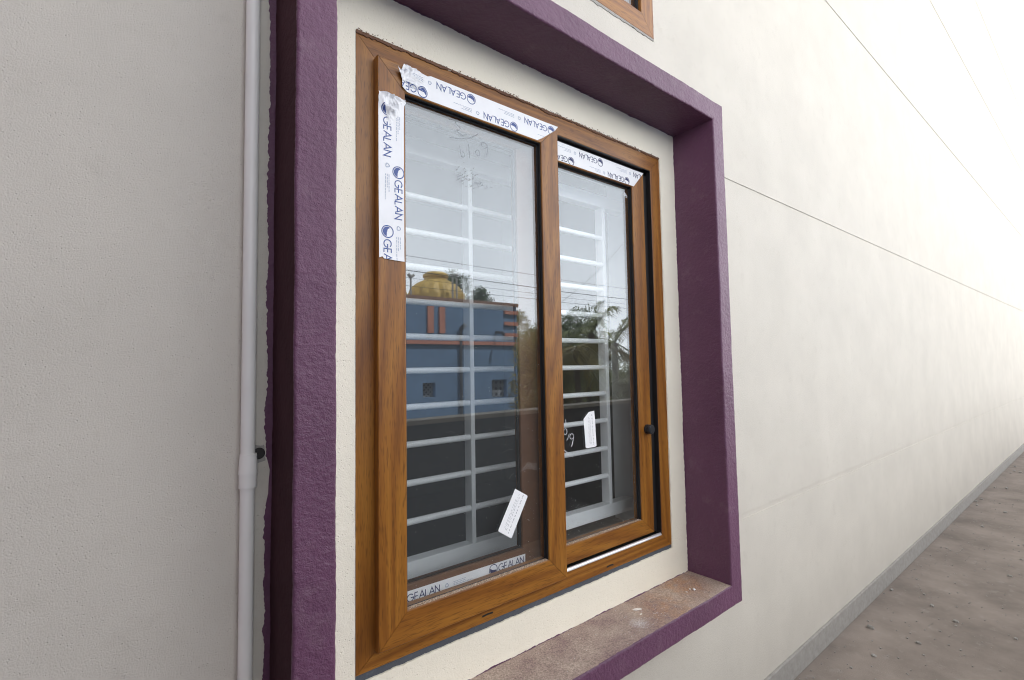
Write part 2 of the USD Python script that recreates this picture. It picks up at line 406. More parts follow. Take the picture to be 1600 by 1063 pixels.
M_DUSTBEAD = look("dusty_bead", {
    "g": ("geometry", {}), "n": ("noise_texture", {"scale": 260.0, "detail": 4.0, "roughness": 0.75}),
    "c": ("rgb_ramp", {"ramp": [(0.36, (0.12, 0.075, 0.045)), (0.5, (0.33, 0.22, 0.14)), (0.66, (0.62, 0.53, 0.44))]}),
    "p": ("principled_bsdf", {"roughness": 0.85})},
    [("g.position", "n.vector"), ("n.fac", "c.fac"), ("c.color", "p.base_color")])

# ------------------------------------------------------------------ dimensions (metres, from the window's lower left corner)
W, H = 1.2, 1.4766
XR, ZT, ZB, D, T, XL = 1.2997, 1.5958, -0.1234, 0.1716, 0.0747, -0.0982
YL, YR = -0.022, 0.018                                            # the faces of the left and the right sash
LX0, LX1, LZ0, LZ1 = 0.0435, 0.6319, 0.0427, 1.4243
GX0, GX1, GZ0, GZ1 = 0.1144, 0.5600, 0.1144, 1.3535
RX0, RX1, RZ0, RZ1 = 0.598, 1.1198, 0.0585, 1.4067
RGX0, RGX1, RGZ0, RGZ1 = 0.668, 1.0490, 0.1165, 1.338
FX, FZ1, FZ0 = 1.1423, 1.4163, 0.0475
FLOOR = -0.87

def ragged(a, b, amp, step=0.004, seed=0, f=60.0, bias=0.0):
    a, b = np.array(a, float), np.array(b, float)
    L = np.linalg.norm(b - a); n = max(2, int(L / step)); d = (b - a) / L; nrm = np.array([-d[1], d[0]])
    t = np.linspace(0, 1, n + 1)[1:-1]
    s = t * L
    q = np.stack([s * f, np.full_like(s, seed * 3.7), np.zeros_like(s)], -1)
    o = vnoise(q, seed) * 0.6 + vnoise(q * 2.7, seed + 1) * 0.3 + vnoise(q * 0.21, seed + 2) * 0.7
    return [tuple(a)] + [tuple(a + d * si + nrm * (bias + amp * oi)) for si, oi in zip(s, o)]

# ------------------------------------------------------------------ ground and terrace
g = trimesh.creation.box((400, 400, 0.4)); g.apply_translation((0, 0, -3.87 - 0.2))
obj("ground", g, M_GROUND, kind="structure")
obj("terrace_floor", bx(-0.74, 13, -2.3, -0.001, FLOOR - 0.15, FLOOR), M_FLOOR, kind="structure")

# ------------------------------------------------------------------ house
X0, X1, ZLOW, ZHIGH = -0.95, 26.0, -3.87, 11.5
VX0, VX1, VZ0, VZ1 = 0.52, 1.1894, 1.9556, 2.50                   # the small window above
house = thing("house", "cream plastered house wall around the purple surround with shallow horizontal grooves", "house", (0, 0, ZLOW))
surr_out = sbox(XL - T + 0.02, ZB - T + 0.02, XR + T - 0.02, ZT + T - 0.02)
surr_in = sbox(XL - 0.02, ZB - 0.02, XR + 0.02, ZT + 0.02)
hole_ring = (ragged((-0.002, -0.016), (W + 0.002, -0.013), 0.0016, seed=3, f=110) + ragged((W + 0.002, -0.013), (W + 0.002, H + 0.004), 0.0016, seed=4)
             + ragged((W + 0.002, H + 0.004), (-0.002, H + 0.002), 0.0046, .0025, seed=5, f=150) + ragged((-0.002, H + 0.002), (-0.002, -0.016), 0.0012, seed=6))
win_hole = Polygon(hole_ring)
vent_hole = Polygon(ragged((VX0, VZ0 - .006), (VX1 + .002, VZ0 - .006), 0.006, seed=13) + ragged((VX1 + .002, VZ0 - .006), (VX1 + .002, VZ1), 0.002, seed=14) + [(VX1 + .002, VZ1), (VX0, VZ1)])
obj("recess_panel", wallpoly(surr_in.difference(win_hole), 0, 0.0043), M_RECESS, house, label="creamier rough plaster inside the purple surround")
GA, GB, GW = -0.008, 1.512, 0.011
lines = [ZLOW, GA - 1.52, GA, GB, GB + 1.52, GB + 3.04, GB + 4.56, ZHIGH]
for z0, z1 in zip(lines[:-1], lines[1:]):
    p = sbox(X0, z0 + (GW if z0 > ZLOW else 0), X1, z1 - GW).difference(surr_out).difference(vent_hole)
    for gg in getattr(p, "geoms", [p]):
        if gg.area > 0.02:
            obj("plaster_panel", wallpoly(gg, 0, 0.0029), M_WALL, house)
back = sbox(X0, ZLOW, X1, ZHIGH).difference(sbox(0, -0.02, W, H)).difference(sbox(VX0, VZ0, VX1, VZ1))
obj("wall_core", wallpoly(back, 0.0030, 0.25), M_WALL, house)
obj("side_wall", bx(X0 - 0.2, X0, -2.3, 8, ZLOW, ZHIGH), M_WALL, house)
obj("wing_wall", bx(X0, -0.75, -1.05, -0.0005, ZLOW, 4.2), M_PURPLE, house)  # unseen wing, added in dark purple to keep light off the left jamb
obj("rear_wall", bx(X0, X1, 7.8, 8, ZLOW, ZHIGH), M_BACK, house)
obj("end_wall", bx(X1, X1 + .2, 0, 8, ZLOW, ZHIGH), M_WALL, house)
obj("roof_slab", bx(X0, X1, 0, 8, ZHIGH, ZHIGH + .2), M_BACK, house)
obj("skirting", bx(-0.7495, X1, -0.014, -0.0003, FLOOR + .0005, FLOOR + .11, .003), M_CEM, house, label="bare cement skirting along the foot of the wall")
# the room behind the windows
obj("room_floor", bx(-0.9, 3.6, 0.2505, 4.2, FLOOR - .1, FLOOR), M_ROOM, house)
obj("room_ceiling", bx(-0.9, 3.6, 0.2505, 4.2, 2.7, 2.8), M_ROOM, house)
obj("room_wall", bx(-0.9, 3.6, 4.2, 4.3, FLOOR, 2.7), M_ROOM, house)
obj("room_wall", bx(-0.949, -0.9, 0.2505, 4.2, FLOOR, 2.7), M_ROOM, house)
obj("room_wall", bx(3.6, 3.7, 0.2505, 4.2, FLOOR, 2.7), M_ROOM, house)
obj("window_reveal", bx(1.178, W + .003, 0.102, 0.2502, 0.045, 1.44), M_REVEAL, house)
obj("window_reveal", bx(-.003, 0.02, 0.102, 0.2502, 0.045, 1.44), M_REVEAL, house)
obj("window_reveal", bx(-.003, W + .003, 0.102, 0.2502, 1.4402, H + .003), M_REVEAL, house)
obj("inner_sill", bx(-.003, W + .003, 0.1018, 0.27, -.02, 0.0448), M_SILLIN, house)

# ------------------------------------------------------------------ purple surround
def surround_side(side):
    """One side of the projecting band: inner face, front and outer face, mitred to its neighbours and unevenly plastered."""
    step, rr = 0.0042, 0.005
    prof = [(0.0, y) for y in np.arange(0.002, -(D - rr), -step)]
    prof += [(rr - rr * math.cos(a), -(D - rr) - rr * math.sin(a)) for a in np.linspace(0, math.pi / 2, 4)]
    prof += [(o, -D) for o in np.arange(rr + step, T - rr, step)]
    prof += [(T - rr + rr * math.sin(a), -(D - rr) - rr * math.cos(a)) for a in np.linspace(0, math.pi / 2, 4)]
    prof += [(T, y) for y in np.arange(-(D - rr) + step, 0.002, step)] + [(T, 0.002)]
    prof = np.array(prof)
    o, y = prof[:, 0], prof[:, 1]
    L = (ZT - ZB) if side in ("left", "right") else (XR - XL)
    n = int(L / step)
    s = np.linspace(0, 1, n + 1)[:, None]
    xa, xb, za, zb = XL - o, XR + o, ZB - o, ZT + o
    one = np.ones_like(s)
    if side == "right": X, Z = one * xb, za + (zb - za) * s
    if side == "left": X, Z = one * xa, za + (zb - za) * s
    if side == "top": X, Z = xa + (xb - xa) * s, one * zb
    if side == "bottom": X, Z = xa + (xb - xa) * s, one * za
    P = np.stack([X, one * y, Z], -1).reshape(-1, 3)
    k = len(prof)
    i, j = np.meshgrid(np.arange(n), np.arange(k - 1), indexing="ij")
    a = (i * k + j).ravel()
    f = np.stack([a, a + k, a + k + 1, a + 1], 1)
    if side in ("left", "top"):
        f = f[:, ::-1]
    q = P
    dx, dy, dz = (vnoise(q * 60, 20 + c) * .25 + vnoise(q * 125, 30 + c) * .45 + vnoise(q * 7, 40 + c) * 1.0 + vnoise(q * 26, 44 + c) * .6 for c in range(3))
    amp = 0.0012
    P = P + amp * np.stack([dx, dy * np.clip(-P[:, 1] / .02, 0, 1), dz], -1)
    m = trimesh.Trimesh(P, np.vstack([f[:, [0, 1, 2]], f[:, [0, 2, 3]]]), process=False)
    return m

surround = thing("window_surround", "projecting purple painted plaster band framing the large brown window", "window surround", (XL - T, 0, ZB - T))
for s_, nm in (("left", "jamb_band"), ("right", "jamb_band"), ("top", "head_band"), ("bottom", "sill_band")):
    m = surround_side(s_)
    if s_ == "bottom":
        v, f = m.vertices, m.faces
        c = v[f].mean(1)
        up = (c[:, 2] > ZB - 0.0035) & (c[:, 1] > -D + 0.0035)
        obj(nm, trimesh.Trimesh(v, f[~up], process=True), M_PURPLE, surround, smooth=True)
        obj("ledge", trimesh.Trimesh(v, f[up], process=True), M_LEDGE, surround, smooth=True, label="dusty brown ledge with rusty stains and white splashes")
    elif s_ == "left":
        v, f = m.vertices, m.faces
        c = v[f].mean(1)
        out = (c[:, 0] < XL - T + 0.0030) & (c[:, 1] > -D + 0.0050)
        obj(nm, trimesh.Trimesh(v, f[~out], process=True), M_PURPLE, surround, smooth=True)
        obj("jamb_side", trimesh.Trimesh(v, f[out], process=True), M_PURPLE_SHADE, surround, smooth=True, label="outer side of the left jamb with its shade painted in as a darker purple")
    else:
        obj(nm, m, M_PURPLE, surround, smooth=True)
# brushed paint that ran past the band onto the wall
edge = ragged((-0.184, -0.6), (-0.1845, 0.455), 0.0032, 0.002, 21, 130) + ragged((-0.1845, 0.455), (-0.1855, 1.9), 0.0034, 0.002, 22, 130)
pts = []
for x, z in edge:
    if 0.405 < z < 0.505:
        t = (z - .405) / .1
        x = -0.1768 + 0.002 * math.sin(40 * z) - (0.008 * max(0, (t - .72) / .28)) - 0.006 * max(0, (.25 - t) / .25)
    pts.append((x, z))
smear = Polygon(pts + [(-0.165, 1.9), (-0.165, -0.6)]).buffer(0).intersection(sbox(-1, ZB - T, 1, ZT + T))
obj("paint_smear", wallpoly(smear, -0.0012, 0.0003), M_PURPLE, surround, label="ragged purple brush edge on the cream wall")
edge = ragged((XR - 0.0015, ZB), (XR - 0.0015, ZT), 0.0026, 0.002, 23, 120)
obj("paint_smear", wallpoly(Polygon(edge + [(XR + .01, ZT), (XR + .01, ZB)]).buffer(0), -0.0010, 0.0003), M_PURPLE, surround)
edge = ragged((XL, ZB + .0015), (XR, ZB + .0015), 0.0036, 0.002, 25, 90)
obj("paint_smear", wallpoly(Polygon(edge + [(XR, ZB - .01), (XL, ZB - .01)]).buffer(0), -0.0010, 0.0003), M_PURPLE, surround)
edge = ragged((XL, ZT - .001), (XR, ZT - .001), 0.0026, 0.002, 26, 110)
obj("paint_smear", wallpoly(Polygon(edge + [(XR, ZT + .01), (XL, ZT + .01)]).buffer(0), -0.0010, 0.0003), M_PURPLE, surround)

# ------------------------------------------------------------------ windows
def member(outer_a, outer_b, inner_b, inner_a, y0, y1, r=0.003, gap=0.0006):
    """A mitred bar: its face is the quadrilateral (x, z), its long edges are rounded at the front."""
    oa, ob, ib, ia = (np.array(p, float) for p in (outer_a, outer_b, inner_b, inner_a))
    d = (ob - oa) / np.linalg.norm(ob - oa)
    oa, ia, ob, ib = oa + d * gap, ia + d * gap, ob - d * gap, ib - d * gap
    inward = ia - oa; inward = inward - d * inward.dot(d); w = np.linalg.norm(inward); inward /= w
    def at(a, b, t):
        return a + (b - a) * t
    pts = []
    for ang in (0, 30, 60, 90):
        e = r * (1 - math.sin(math.radians(ang))); y = y0 + r * (1 - math.cos(math.radians(ang)))
        for a, b in ((oa, ia), (ob, ib)):
            pts += [(*at(a, b, e / w), y), (*at(b, a, e / w), y)]
    for a in (oa, ob, ib, ia):
        pts.append((*a, y1))
    p = np.array(pts)
    return trimesh.convex.convex_hull(np.stack([p[:, 0], p[:, 2], p[:, 1]], 1))

def ring(x0, x1, z0, z1, X0_, X1_, Z0_, Z1_):
    """(name, material, quad) of the four bars between an outer and an inner rectangle."""
    return [("stile", M_WV, ((x0, z0), (x0, z1), (X0_, Z1_), (X0_, Z0_))), ("stile", M_WV, ((x1, z0), (x1, z1), (X1_, Z1_), (X1_, Z0_))),
            ("rail", M_WH, ((x0, z1), (x1, z1), (X1_, Z1_), (X0_, Z1_))), ("rail", M_WH, ((x0, z0), (x1, z0), (X1_, Z0_), (X0_, Z0_)))]

def frame_box(x0, x1, z0, z1, w, y0, y1):
    """A thin rectangular ring of bars of width w inside x0..x1, z0..z1."""
    return [bx(x0, x0 + w, y0, y1, z0, z1), bx(x1 - w, x1, y0, y1, z0, z1), bx(x0 + w, x1 - w, y0, y1, z1 - w, z1), bx(x0 + w, x1 - w, y0, y1, z0, z0 + w)]

window = thing("sliding_window", "large oak brown sliding window with two glazed sashes inside the purple surround", "window", (0.6, 0, 0))
for nm, mt, qd in ring(0, W, 0, H, W - FX, FX, FZ0 + .0002, FZ1):
    obj("frame_" + nm, member(*qd, 0.002, 0.100, 0.002), mt, window, smooth=25)
lip = 0.0022                                                     # black lining of the tracks
obj("track_lining", [bx(FX - lip, FX - .0002, 0.0035, 0.0995, FZ0, FZ1), bx(W - FX + .0002, W - FX + lip, 0.0035, 0.0995, FZ0, FZ1),
                     bx(W - FX + lip, FX - lip, 0.0035, 0.0995, FZ1 - lip, FZ1 - .0002), bx(1.108, FX - lip, 0.022, 0.03, FZ0 + .012, FZ1 - lip),
                     bx(0.6, FX - lip, 0.022, 0.03, RZ1 - .006, FZ1 - lip)], M_BLACK, window)
obj("track_lining", bx(W - FX + .002, FX - .002, 0.0152, 0.0995, FZ0, FZ0 + 0.003), M_BLACK, window)
def halfround(x0, x1, y, z, ry, rz):
    t = np.linspace(0, math.pi, 9)
    pr = np.stack([y - ry * np.cos(t), z + rz * np.sin(t)], 1)
    v = np.vstack([np.c_[np.full(9, x0), pr], np.c_[np.full(9, x1), pr]])
    return trimesh.convex.convex_hull(v)
obj("track_rail", halfround(LX1 + .002, FX - lip, 0.0085, FZ0 - .001, 0.0062, 0.0085), M_RAIL, window, smooth=40, label="bright aluminium strip below the right sash")
obj("sealant_strip", wallpoly(Polygon([(0.0, -0.02), (W, -0.017), (W - .002, 0.0), (0.0, 0.0)]), 0.0045, 0.03), M_SEAL, window, label="dark grey sealant strip under the frame")
# plaster torn along the head of the frame
head = Polygon(ragged((0.0, H - .0030), (W, H - .0020), 0.0040, 0.002, 31, 150) + [(W, H + .004), (0, H + .004)]).buffer(0)
obj("plaster_smear", wallpoly(head, -0.0006, 0.002), M_FILLER, window, label="brown smeared filler along the top of the frame")
r_ = random.Random(77); fc = []
for k in range(300):
    x = r_.uniform(.0, W); z = H + .0025 + abs(r_.gauss(0, .0032)) * (1.0 if meshkit.noise(np.array([[x * 9, 0, 0]]), 5)[0] > .45 else .4)
    q = Point(x, z).buffer(1, 3); q = affinity.scale(q, 1, 1)
    fc.append(affinity.rotate(affinity.scale(q, r_.uniform(.0007, .0028), r_.uniform(.0005, .0013)), r_.uniform(0, 180)))
obj("filler_crumbs", wallpoly(unary_union(fc), -0.0012, 0.001), M_FILLER, window, kind="stuff", label="ragged dark brown filler crumbs over the head of the frame")
for zz in ((0.3405, 0.0188, 0.3717), (0.836, 0.0145, 0.8646)):
    sl = LineString([(zz[0], zz[1] - .0004), ((zz[0] + zz[2]) / 2, zz[1] + .0006), (zz[2], zz[1] - .0004)]).buffer(0.0022)
    obj("drain_slot", wallpoly(sl, 0.0012, 0.0026), M_BLACK, window)

def sash(x0, x1, z0, z1, gx0, gx1, gz0, gz1, y0, depth, glass_y):
    s_ = part("sash", window)
    for nm, mt, qd in ring(x0, x1, z0, z1, gx0, gx1, gz0, gz1):
        obj(nm, member(*qd, y0, y0 + depth, 0.0035), mt, s_, smooth=25)
    e = .0045
    # black gasket: lining of the opening and a lip on the glass
    obj("gasket", frame_box(gx0 - .001, gx1 + .001, gz0 - .004, gz1 + .001, .0025, y0 + .0045, glass_y) + frame_box(gx0, gx1, gz0 - .0035, gz1, e + .001, glass_y - .003, glass_y - .0002), M_BLACK, s_)
    w = gx1 - gx0 - .006
    wedge = trimesh.convex.convex_hull(np.array([(x, y, z) for x in (gx0 + .002, gx1 - .002) for y, z in ((y0 + .0035, gz0 + .0004), (glass_y - .0035, gz0 + .0016), (glass_y - .0035, gz0 - .002), (y0 + .0035, gz0 - .002))]))
    obj("glazing_bead", wedge, M_DUSTBEAD, s_, label="dusty lower glazing bead")
    obj("glass_pane", bx(gx0 - .004, gx1 + .004, glass_y, glass_y + .005, gz0 - .004, gz1 + .004), M_GLASS, s_)
    return s_

sash_l = sash(LX0, LX1, LZ0, LZ1, GX0, GX1, GZ0, GZ1, YL, 0.038, -0.004)
sash_r = sash(RX0, RX1, RZ0, RZ1, RGX0, RGX1, RGZ0, RGZ1, YR, 0.036, 0.036)
tag(stage.GetPrimAtPath(sash_l), "front left sash standing proud of the frame")
tag(stage.GetPrimAtPath(sash_r), "rear right sash with a black pull knob")
# pull knob on the right stile
def disc(cx, cz, y0, y1, r, n=28, b=.003):
    t = np.arange(n) / n * 2 * np.pi
    pts = []
    for rr, y in ((r - b, y0), (r - b * .3, y0 + b * .3), (r, y0 + b), (r, y1 - b * .5), (r - b * .5, y1)):
        pts.append(np.c_[cx + rr * np.cos(t), np.full(n, y), cz + rr * np.sin(t)])
    return trimesh.convex.convex_hull(np.vstack(pts))
KX, KZ = 1.091, 0.4375
obj("pull_knob", [disc(KX, KZ, YR - .0245, YR - .011, .0172), disc(KX, KZ, YR - .0115, YR - .0095, .0135, b=.0005), disc(KX, KZ, YR - .010, YR + .0005, .0172),
                  bx(KX - .012, KX - .0095, YR - .0262, YR - .024, KZ - .010, KZ + .010, .0008)], M_KNOB, sash_r, smooth=35, label="round black pull knob")
# insect screen sash behind the left pane
scr = part("screen_sash", window)
tag(stage.GetPrimAtPath(scr), "dark insect screen sash behind the left pane")
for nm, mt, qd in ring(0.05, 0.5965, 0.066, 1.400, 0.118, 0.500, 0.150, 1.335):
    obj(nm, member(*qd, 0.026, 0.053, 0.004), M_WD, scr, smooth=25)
obj("gasket", frame_box(0.1175, 0.5005, 0.1455, 1.3355, .007, 0.033, 0.0395), M_BLACK, scr)
obj("screen_mesh", bx(0.119, 0.499, 0.0422, 0.0428, 0.147, 1.334), M_MESH, scr)

# the small window above
vent = thing("ventilator_window", "small brown window cut by the top edge of the picture above the purple surround", "window", ((VX0 + VX1) / 2, 0, VZ0))
fw = 0.078
for nm, mt, qd in ring(VX0, VX1, VZ0, VZ1, VX0 + fw, VX1 - fw, VZ0 + fw, VZ1 - fw):
    obj("frame_" + nm, member(*qd, -0.003, 0.07, 0.003), mt, vent, smooth=25)
obj("gasket", frame_box(VX0 + fw, VX1 - fw, VZ0 + fw, VZ1 - fw, .008, 0.010, 0.02), M_BLACK, vent)
obj("glass_pane", bx(VX0 + fw - .003, VX1 - fw + .003, 0.021, 0.026, VZ0 + fw - .003, VZ1 - fw + .003), M_GLASS, vent)
vs = Polygon(ragged((VX0, VZ0 - .010), (VX1, VZ0 - .008), 0.004, .004, 41, 50) + [(VX1, VZ0 + .002), (VX0, VZ0 + .002)]).buffer(0)
obj("cement_edge", wallpoly(vs, -0.002, 0.006), M_CEM, vent, label="bare grey cement left along the lower frame edge")

# ------------------------------------------------------------------ grille behind the panes
grille = thing("window_grille", "white steel safety grille with round bars inside behind the glass", "window grille", (0.6, 0.18, 0.045))
GY0, GY1 = 0.160, 0.198
for x0, x1 in ((0.098, 0.112), (0.414, 0.4285), (0.731, 0.7455), (1.040, 1.058)):
    obj("flat_bar", bx(x0, x1, GY0, GY1, 0.1452, 1.2968, .0015), M_GRILLE, grille, smooth=30)
obj("flat_bar", bx(0.0205, 1.1775, GY0 - .0005, GY1 + .0005, 0.097, 0.145, .002), M_GRILLE, grille, smooth=30)
obj("flat_bar", bx(0.0205, 1.1775, GY0 - .0005, GY1 + .0005, 1.297, 1.345, .002), M_GRILLE, grille, smooth=30)
for z in (1.177, 1.073, 0.970, 0.868, 0.7685, 0.669, 0.5665, 0.461, 0.355, 0.250):
    for xa, xb in ((0.112, 0.4145), (0.428, 0.7315), (0.745, 1.0405)):
        zz = z + random.uniform(-.0015, .0015)
        obj("round_bar", rod((xa, GY0 + .011, zz), (xb, GY0 + .011, zz + random.uniform(-.001, .001)), .0090, 14), M_GRILLE, grille, smooth=40)

# ------------------------------------------------------------------ printing
def glyph(ch):
    """Thin geometric capitals, 1 high: (centre lines, advance)."""
    if ch == "G":
        a = np.radians(np.linspace(42, 360, 26))
        pts = [(0.5 + .5 * math.cos(t), .5 + .5 * math.sin(t)) for t in a]
        return [LineString(pts + [(0.56, .5)])], 1.12
    if ch == "E": return [LineString([(.5, 0), (0, 0), (0, 1), (.5, 1)]), LineString([(0, .5), (.46, .5)])], .66
    if ch == "A": return [LineString([(0, 0), (.42, 1), (.84, 0)]), LineString([(.15, .34), (.69, .34)])], .92
    if ch == "L": return [LineString([(0, 1), (0, 0), (.42, 0)])], .56
    if ch == "N": return [LineString([(0, 0), (0, 1), (.72, 0), (.72, 1)])], .8

def wordmark(h, bold=.068):
    """The film's printed mark: ring with a drop in it, then the name; h is the height of the capitals; starts at u = 0."""
    R = .84
    c = Point(R, .5)
    ring_ = c.buffer(R, 24).difference(c.buffer(R - .13, 24))
    drop = c.buffer(R - .20, 24).intersection(Polygon([(R - .9, .5 - .9), (R + .5, .5 - .9), (R + .62, .38), (R + .05, .40), (R - .2, .62), (R - .9, .95)]))
    drop = drop.difference(Point(R - .06, .86).buffer(.40, 20))
    mark = [ring_, drop]
    u = 2 * R + .24
    lett = []
    for ch in "GEALAN":
        ls, adv = glyph(ch)
        for l in ls:
            lett.append(affinity.translate(l.buffer(bold, cap_style=2, join_style=2), u, 0))
        u += adv + .06
    return affinity.scale(unary_union(mark), h, h, origin=(0, 0)), affinity.scale(unary_union(lett), h, h, origin=(0, 0)), u * h

def recycle(h):
    out = []
    for k in range(3):
        a = LineString([(-.16, .44), (.16, .44), (.36, .10)]).buffer(.075, cap_style=2)
        out.append(affinity.rotate(a.union(Polygon([(.20, .06), (.52, .12), (.30, -.14)])), 120 * k, origin=(0, 0)))
    tri = unary_union(out)
    return affinity.scale(affinity.translate(tri, .55, .5), h, h, origin=(0, 0))

def fineprint(w, rows, h, seed):
    """Rows of print too small to read: short dashes like words."""
    r_ = random.Random(seed); out = []
    for k in range(rows):
        u = 0; v = -k * h * 1.9; wk = w * (1 if k == rows - 1 else r_.uniform(.45, .7))
        while u < wk:
            l = r_.uniform(.6, 2.2) * h * 1.6
            out.append(sbox(u, v, min(u + l, wk), v + h * .62)); u += l + h * .8
    return unary_union(out)

def film_print(poly_uv, period, v_low, v_high, u0, caps, seed=0):
    """The repeating print of a film in its own (u, v): name rows staggered by half a period, small print beside them. Clipped to the film."""
    logos, names, pale = [], [], []
    lo, _, hi, _ = poly_uv.bounds
    k0 = int((lo - u0) / period) - 2
    for k in range(k0, int((hi - u0) / period) + 2):
        for row, v in ((0, v_low), (.5, v_high)):
            u = u0 + (k + row) * period
            mark, lett, ln = wordmark(caps)
            logos.append(affinity.translate(mark, u, v)); names.append(affinity.translate(lett, u, v))
            ru = u + ln + caps * .75
            pale.append(affinity.translate(recycle(caps * .62), ru, v + caps * .2))
            pale.append(affinity.translate(fineprint(caps * 3.4, 3, caps * .13, seed + k * 7 + int(row * 2)), ru + caps * 1.5, v + caps * .68))
    clip = poly_uv.buffer(-.0003)
    cut = lambda gs: [x for x in (g_.intersection(clip) for g_ in gs) if not x.is_empty and x.area > 2e-7]
    return [("logo", p, 0) for p in cut(logos)] + [("lettering", p, 1) for p in cut(names)] + [("small_print", p, 2) for p in cut([unary_union(pale)])]

def lay_film(name, label, poly, y, uv_to_xz, poly_uv, prt, inks, disp=None, edge=None, group="printed protective films on the window"):
    c = poly.bounds
    t = thing(name, label, "film strip", ((c[0] + c[2]) / 2, y, c[1]), group)
    obj("strip", drape(poly, y - .0002, disp, .0004, edge), M_FILM, t, smooth=True if edge else False)
    for nm, p, which in prt:
        mt = inks[which]
        q = unary_union([shapely.transform(g_, uv_to_xz) for g_ in getattr(p, "geoms", [p]) if g_.geom_type == "Polygon" and g_.area > 1e-8])
        obj(nm, drape(q, y - .0008, disp, .0001, edge), mt, t, kind="stuff" if which == 2 else None)
    return t

CAPS = 0.0168
# --- film on the head of the left sash, printed upside down, torn and crumpled at its left end
top = Polygon([(0.0985, 1.3935), (0.091, 1.4085), (0.1005, 1.403), (0.1075, 1.4215), (0.1165, 1.4250), (0.137, 1.4240), (0.158, 1.4195), (0.176, 1.4185), (0.185, 1.4224), (0.6315, 1.4236), (0.618, 1.4075), (0.602, 1.3960), (0.566, 1.3700),
               (0.5450, 1.3575), (0.30, 1.3570), (0.118, 1.3572), (0.104, 1.3665), (0.1045, 1.380)])
def top_disp(x, z):
    e = np.clip((0.185 - x) / .075, 0, 1) * np.clip((z - 1.352) / .03, 0.25, 1)
    e2 = np.clip((x - 0.585) / .05, 0, 1)
    q = np.stack([x * 85, z * 85 + x * 20, x * 0], -1)
    fold = np.abs(vnoise(q, 50)) * .0085 + np.abs(vnoise(q * 2.3, 51)) * .0045
    lift = np.clip((0.118 - x) / .025, 0, 1) ** 1.5 * .007
    return .0002 + e * fold + lift + e2 * .003 * (.4 + vnoise(q, 52) ** 2)
to_xz = lambda p: np.stack([-p[:, 0], -p[:, 1]], 1)
top_uv = shapely.transform(top, lambda p: -p)
_, _, WL = wordmark(CAPS)
PER = 0.2942
rr = .84 * CAPS
# in (u, v) = (-x, -z): logo centres at x = 0.3079 (upper row) and 0.4537 (lower row)
prt = film_print(top_uv, PER, -1.4035 - CAPS * .5 - 0, -1.3715 - CAPS * .5, -(0.3079) - rr, CAPS, 1)
lay_film("protective_film", "long white film on the left sash head printed upside down, torn at its left end", top, YL, to_xz, top_uv, prt, (M_INK, M_INK, M_PALE), top_disp, .006)

# --- film on the left stile, printed downwards
left = Polygon([(0.0448, 1.3345), (0.075, 1.3330), (0.1120, 1.3320), (0.1150, 1.3265), (0.1105, 1.3180), (0.1098, 1.25), (0.1096, 0.9330), (0.085, 0.9335), (0.0575, 0.9350), (0.0545, 0.9395), (0.0462, 0.9360), (0.0455, 1.15)])
def left_disp(x, z):
    e = np.clip((z - (1.262 + np.abs(x - .075) * 1.4)) / .022, 0, 1)
    q = np.stack([x * 60 + z * 40, z * 90, x * 0], -1)
    return .0002 + e * (.0012 + np.abs(vnoise(q, 60)) * .008 + np.abs(vnoise(q * 2.1, 61)) * .005) + np.clip((0.9445 - z) / .01, 0, 1) * .0015
CAPL = 0.0182
rl = .84 * CAPL
# (u, v): u runs down (-z), v runs to the right (x)
left_uv = shapely.transform(left.difference(Polygon([(0.04, 1.34), (.12, 1.34), (.112, 1.312), (.088, 1.28), (.074, 1.262), (.066, 1.28), (.055, 1.318), (.04, 1.32)])), lambda p: np.stack([-p[:, 1], p[:, 0]], 1))
prt = film_print(left_uv, 0.2965, 0.0580, 0.0860, -1.0003 - rl, CAPL, 5)
lay_film("protective_film", "white film running down the left stile of the left sash", left, YL, lambda p: np.stack([p[:, 1], -p[:, 0]], 1), left_uv, prt, (M_INK, M_INK, M_PALE), left_disp, .006)

# --- film on the head of the right sash
rf = Polygon([(0.60, 1.4055), (1.1188, 1.4055), (1.058, 1.3418), (0.60, 1.3415)])
rf_uv = shapely.transform(rf, lambda p: -p)
prt = film_print(rf_uv, 0.2902, -1.3860 - CAPS * .5, -1.3535 - CAPS * .5, -(0.8737) - rr, CAPS, 9)
lay_film("protective_film", "white film on the right sash head ending in a mitred corner", rf, YR, to_xz, rf_uv, prt, (M_INK2, M_INK2, M_PALE), lambda x, z: .0002 + np.clip((x - 1.06) / .06, 0, 1) * .001, .008)

# --- film on the bottom rail of the screen sash behind the glass
bf = Polygon([(0.118, 0.1040), (0.508, 0.1040), (0.5085, 0.1315), (0.30, 0.1335), (0.118, 0.1350)])
CB = 0.0172
rb = .84 * CB
prt = film_print(bf, 0.2765, 0.1090, 0.25, 0.379, CB, 13)
lay_film("protective_film", "white film printed in navy on the screen sash rail behind the left pane", bf, 0.026, lambda p: p, bf, prt, (M_INK2, M_INK2, M_PALE))

